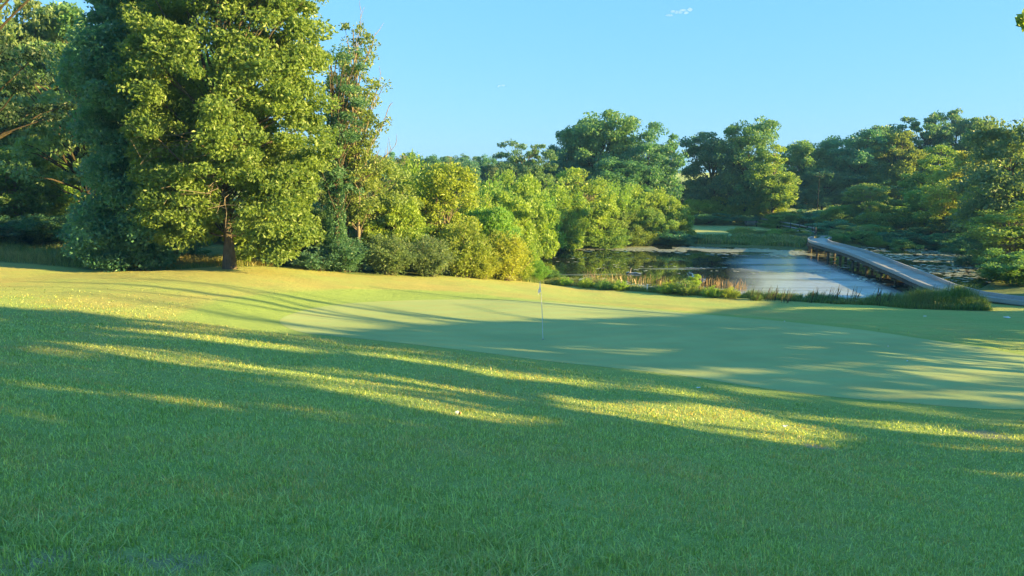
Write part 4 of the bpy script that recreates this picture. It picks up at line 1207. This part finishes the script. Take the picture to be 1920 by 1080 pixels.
# ------------------------------------------------------------------ flagstick
def flag():
    b = G(1018, 637); z = hz(b[0], b[1]) + .012
    root = empty('golf_flag', (b[0], b[1], z)); tag(root, 'white golf flag hanging limp on a thin stick in the putting green', 'golf flag')
    H = 2.22
    m = MB(); m.tube([(0, 0, -.06), (-.03, 0, .9), (-.075, 0, 1.7), (-.125, 0, H)], [.013, .012, .010, .009], 8)
    m.build('flagstick', simple('flagstick_paint', (.72, .74, .76), (.62, .64, .66), .4, 4, .5, bump=.02), root, True)
    # limp cloth: columns from the stick outwards, falling with folds
    nu, nv = 10, 16; v = []
    for i in range(nu):
        u = i / (nu - 1)
        for j in range(nv):
            w = j / (nv - 1)
            zz = H - .02 - .36 * w - .16 * u * (1 - .15 * w)
            spread = (.03 + .10 * w ** .8) * u + .012 * math.sin(w * 9 + u * 3) * u
            yy = .035 * math.sin(u * 9 + w * 1.5) * (.4 + .6 * w) * u
            xs = -.125 + .05 * (H - zz) / .5
            v.append((xs - spread, yy, zz))
    f = [[i * nv + j, (i + 1) * nv + j, (i + 1) * nv + j + 1, i * nv + j + 1] for i in range(nu - 1) for j in range(nv - 1)]
    cloth, nt_, N = nodes('flag_cloth')
    dfs = N('ShaderNodeBsdfDiffuse', i_Color=(.88, .90, .94, 1)); trl = N('ShaderNodeBsdfTranslucent', i_Color=(.88, .90, .94, 1))
    N('ShaderNodeOutputMaterial', i_0=N('ShaderNodeMixShader', i_0=.45, i_1=dfs.outputs[0], i_2=trl.outputs[0]).outputs[0])
    fo = obj('flag', mesh_np('flag', np.array(v), np.array(f), None, cloth, True), root)
    md = fo.modifiers.new('thick', 'SOLIDIFY'); md.thickness = .003
    # dark blue mark on the cloth, following it
    sub = [(i, j) for i in range(3, 7) for j in range(7, 11)]
    vv = np.array(v).reshape(nu, nv, 3)[4:7, 8:11] + np.array([0, -.006, 0])
    ff = [[i * 3 + j, (i + 1) * 3 + j, (i + 1) * 3 + j + 1, i * 3 + j + 1] for i in range(2) for j in range(2)]
    obj('emblem', mesh_np('emblem', vv.reshape(-1, 3), np.array(ff), None, simple('flag_blue', (.42, .50, .78), None, .8, 5, .2), True), fo)
    a = np.arange(20) * 2 * np.pi / 20
    c_ = MB(); r1 = np.stack([.054 * np.cos(a), .054 * np.sin(a), np.full(20, .006)], 1); r2 = r1.copy(); r2[:, :2] *= 1.12; 
    r3 = r1 * np.array([.98, .98, 1]) ; r3[:, 2] = .004
    k = np.arange(20); k2 = (k + 1) % 20
    c_.add(np.concatenate([r1, r2]), np.stack([k, k + 20, k2 + 20, k2], 1)[:, ::-1]); c_.build('cup_rim', WHITE, root)
    h = MB(); h.add(np.concatenate([r3, [[0, 0, .004]]]), None, np.stack([k, k2, np.full(20, 20)], 1)); h.build('hole_shade_disc', simple('hole_shade', (.01, .01, .01), None, .9), root)  # flat near-black disc paints the shaded depth of the cup
flag()

# ------------------------------------------------------------------ small things
def ball(px, py, label, r=.0215):
    import bmesh
    b = G(px, py); bm = bmesh.new(); bmesh.ops.create_icosphere(bm, subdivisions=2, radius=r)
    me = bpy.data.meshes.new('golf_ball'); bm.to_mesh(me); bm.free(); me.materials.append(WHITE)
    for p in me.polygons: p.use_smooth = True
    o = obj('golf_ball', me); o.location = (b[0], b[1], hz(b[0], b[1]) + r + .012); tag(o, label, 'golf ball')
ball(1701, 679, 'white golf ball lying at the right end of the long sunlit streak on the green', .024)
ball(1471, 604, 'white golf ball lying at the far edge of the green', .024)
ball(1665, 651, 'white golf ball lying in the shade on the far right part of the green', .022)

def leaf_litter(px, py, s, label, mat, name, cat, lift=.03):
    b = G(px, py); rg = np.random.default_rng(int(px)); m = MB()
    n = 9; a = np.linspace(0, 2 * np.pi, n, endpoint=False)
    for L_ in range(2):
        r = s * (1 + .35 * np.cos(3 * a + rg.uniform(0, 6))) * (1 - .25 * L_)
        ring = np.stack([r * np.cos(a) * 1.4, r * np.sin(a), .25 * s * np.cos(2 * a) + L_ * .02 * s * 10], 1)
        m.add(np.concatenate([ring, [[0, 0, .25 * s]]]), None, [[k, (k + 1) % n, n] for k in range(n)])
    o = m.build(name, mat); o.location = (b[0], b[1], hz(b[0], b[1]) + lift); tag(o, label, cat)
leaf_litter(1887, 596, .12, 'pale fallen leaf cluster on the shaded lawn near the boardwalk', WHITE, 'fallen_leaf', 'leaf')
leaf_litter(1734, 594, .06, 'small pale leaf on the shaded lawn below the tall shore grass', WHITE, 'fallen_leaf', 'leaf')
leaf_litter(1471, 804, .045, 'small pale leaf in the bright patch of the near slope', WHITE, 'fallen_leaf', 'leaf', .06)
leaf_litter(1309, 731, .04, 'small pale leaf just below the near edge of the green', WHITE, 'fallen_leaf', 'leaf', .06)

def litter():
    b = G(857, 779); root = empty('crumpled_wrapper', (b[0], b[1], hz(b[0], b[1]) + .02)); tag(root, 'white and dark crumpled wrapper lying on the sunlit streak of the near slope', 'litter')
    rg = np.random.default_rng(3)
    def crumple(c_, s, mat, nm):
        m = MB(); nu, nv = 8, 6; v = []
        for j in range(nv + 1):
            th = math.pi * j / nv
            for i in range(nu):
                ph = 2 * math.pi * i / nu; r = 1 + rg.uniform(-.28, .28)
                v.append((c_[0] + s[0] * r * math.sin(th) * math.cos(ph), c_[1] + s[1] * r * math.sin(th) * math.sin(ph), c_[2] + s[2] * r * math.cos(th)))
        q = [[j * nu + i, j * nu + (i + 1) % nu, (j + 1) * nu + (i + 1) % nu, (j + 1) * nu + i] for j in range(nv) for i in range(nu)]
        m.add(v, q); m.build(nm, mat, root)
    crumple((0, 0, .035), (.042, .035, .034), WHITE, 'paper')
    crumple((.045, -.01, .022), (.018, .018, .02), simple('wrapper_dark', (.03, .02, .02), None, .6), 'dark_end')
    crumple((.066, 0, .025), (.014, .016, .016), simple('wrapper_orange', (.75, .45, .22), None, .6), 'orange_tip')
litter()

def log():
    p = W(1174, 512.5); q = W(1203, 514.5); o = (p + q) / 2
    root = empty('floating_log', (o[0], o[1], WATER)); tag(root, 'bleached log lying in the pond behind the rust coloured reeds', 'log')
    m = MB(); t = np.linspace(0, 1, 7)[:, None]
    m.tube((p - o) * (1 - t) + (q - o) * t + np.array([0, 0, .06]) + np.array([[0, 0, .03 * math.sin(k * 2)] for k in range(7)]), [.05, .08, .08, .075, .07, .06, .03], 8); m.build('stem', simple('bleached_wood', (.60, .57, .55), (.45, .42, .4), .8, 4), root, True)
    m = MB(); m.tube([(-.3, 0, .08), (-.25, .05, .35), (-.2, .05, .5)], [.035, .025, .012], 6); m.build('branch_stub', simple('bleached_stub', (.5, .47, .45), None, .8), root, True)
log()

def stake():
    b = G(1214, 547); root = empty('marker_stake', (b[0], b[1] + .15, hz(b[0], b[1]) )); tag(root, 'short white marker stake in the grass at the near bank of the pond', 'stake')
    m = MB(); m.box((0, 0, .2), (.09, .05, .46)); m.add([(-.045, -.025, .43), (.045, -.025, .43), (.045, .025, .43), (-.045, .025, .43), (0, 0, .50)], None, [[0, 1, 4], [1, 2, 4], [2, 3, 4], [3, 0, 4]]); m.build('post', WHITE, root)
stake()

def cattails():
    rg = np.random.default_rng(55)
    spots = [(1412,566),(1440,567),(1452,566),(1470,570),(1476,568),(1520,571),(1532,570),(1556,572),(1566,571),(1590,573),(1600,573),(1640,575),(1652,576),(1668,576),(1700,574),(1722,573),(1748,574),(1770,574),(1792,576),(1815,577)]
    cm = simple('cattail_head', (.10, .05, .025), None, .9); protos = []
    for k in range(3):
        st = MB(); hd = MB()
        for _ in range(7):
            bx, by = rg.normal(0, .13, 2); h = rg.uniform(.8, 1.35); ln = rg.uniform(.05, .5)
            t = np.linspace(0, 1, 6)[:, None]
            path = np.array([bx, by, -.1]) + t * np.array([ln * h * .6, rg.normal(0, .1), h]) + t * t * np.array([ln * .3, 0, 0])
            st.tube(path, .014 * (1 - .75 * t[:, 0]) + .003, 4)
            if rg.uniform() < .35: hd.tube(path[3:5] , [.022, .022], 6)
        if hd.n == 0: hd.tube([(0, 0, .7), (.05, 0, .9)], [.022, .022], 6)
        protos.append((st.mesh('cattail_leaves', BARKG, True), hd.mesh('cattail_heads', cm, True)))
    for k, (px, py) in enumerate(spots):
        b = G(px, py - 3); a, h = protos[k % 3]
        r = empty('cattail_plant', (b[0], b[1], max(hz(b[0], b[1]), WATER)), rg.uniform(-.4, .4)); s = rg.uniform(.75, 1.15); r.scale = (s, s, s)
        tag(r, 'thin dark cattail clump leaning right in front of the bright water', 'cattail', 'cattails along the near bank')
        obj('leaves', a, r); obj('seed_head', h, r)
BARKG = simple('cattail_green', (.06, .075, .035), (.10, .085, .045), .7, 5)
cattails()

def cloud(px, py, D, s, seed, label):
    import bmesh
    rg = np.random.default_rng(seed); c_ = P(px, py, D); bm = bmesh.new()
    for k in range(7):
        t = k / 6 - .5
        mtx = __import__('mathutils').Matrix.Translation((t * s * 2.4, rg.normal(0, .1) * s, abs(math.sin(k * 1.9)) * .35 * s + t * .3 * s)) @ __import__('mathutils').Matrix.Diagonal((s * rg.uniform(.25, .5), s * .3, s * rg.uniform(.10, .24), 1))
        bmesh.ops.create_icosphere(bm, subdivisions=3, radius=1, matrix=mtx)
    me = bpy.data.meshes.new('cloud'); bm.to_mesh(me); bm.free()
    m, nt, N = nodes('cloud_vapour_%d' % seed)
    v = N('ShaderNodeVolumePrincipled', i_Color=(1, 1, 1, 1), i_Density=.45 / s, i_Anisotropy=.2)
    out = N('ShaderNodeOutputMaterial'); nt.links.new(v.outputs[0], out.inputs['Volume'])
    me.materials.append(m)
    o = obj('cloud', me); o.location = c_; tag(o, label, 'cloud')
cloud(1274, 26, 4000, 42, 1, 'small white wisp of cloud high in the sky')
cloud(940, 162, 4200, 14, 2, 'tiny cloud speck low in the sky above the lone oak')

def haze():
    x0, x1, y0, y1, z0, z1 = -420., 420., -60., 420., -14., 19.
    m = MB(); m.box(((x0 + x1) / 2, (y0 + y1) / 2, (z0 + z1) / 2), (x1 - x0, y1 - y0, z1 - z0))
    mt, nt_, N = nodes('haze_air')
    v = N('ShaderNodeVolumePrincipled', i_Color=(.28, .58, 1., 1), i_Density=.00032, i_Anisotropy=0.)
    out = N('ShaderNodeOutputMaterial'); nt_.links.new(v.outputs[0], out.inputs['Volume'])
    tag(m.build('haze', mt), 'thin bluish evening haze over the whole golf course', 'haze', kind='stuff')
haze()

# ------------------------------------------------------------------ light
w = bpy.data.worlds.new('World'); SC.world = w; w.use_nodes = True
nt = w.node_tree; bg = nt.nodes['Background']
sky = nt.nodes.new('ShaderNodeTexSky'); sky.sky_type = 'NISHITA'; sky.sun_disc = False
sky.sun_elevation = R(SUN_EL); sky.sun_rotation = R(SUN_AZ)
sky.altitude = 200; sky.air_density = 1.0; sky.dust_density = .6; sky.ozone_density = 2.5
gam = nt.nodes.new('ShaderNodeVectorMath'); gam.operation = 'POWER'; gam.inputs[1].default_value = (.55, .30, .28)
tint = nt.nodes.new('ShaderNodeVectorMath'); tint.operation = 'MULTIPLY'; tint.inputs[1].default_value = (.37, .90, 1.38)
nt.links.new(sky.outputs[0], gam.inputs[0]); nt.links.new(gam.outputs[0], tint.inputs[0]); nt.links.new(tint.outputs[0], bg.inputs[0])
bg.inputs[1].default_value = .068
sd = bpy.data.lights.new('sun', 'SUN'); sd.energy = 2.25; sd.angle = R(.6); sd.color = (1.0, .70, .21)
so = link(bpy.data.objects.new('sun', sd))
import mathutils
so.rotation_euler = mathutils.Vector(tuple(sv)).to_track_quat('Z', 'Y').to_euler()
so.location = (60, 0, 40)

SC.view_settings.view_transform = 'Standard'; SC.view_settings.look = 'None'
SC.view_settings.exposure = 3.15; SC.view_settings.gamma = 1
cy = SC.cycles
cy.max_bounces = 5; cy.diffuse_bounces = 2; cy.glossy_bounces = 2; cy.transmission_bounces = 3; cy.transparent_max_bounces = 4; cy.volume_bounces = 1
cy.caustics_reflective = False; cy.caustics_refractive = False
cy.use_denoising = True
cy.use_light_tree = False
SC.render.use_persistent_data = False
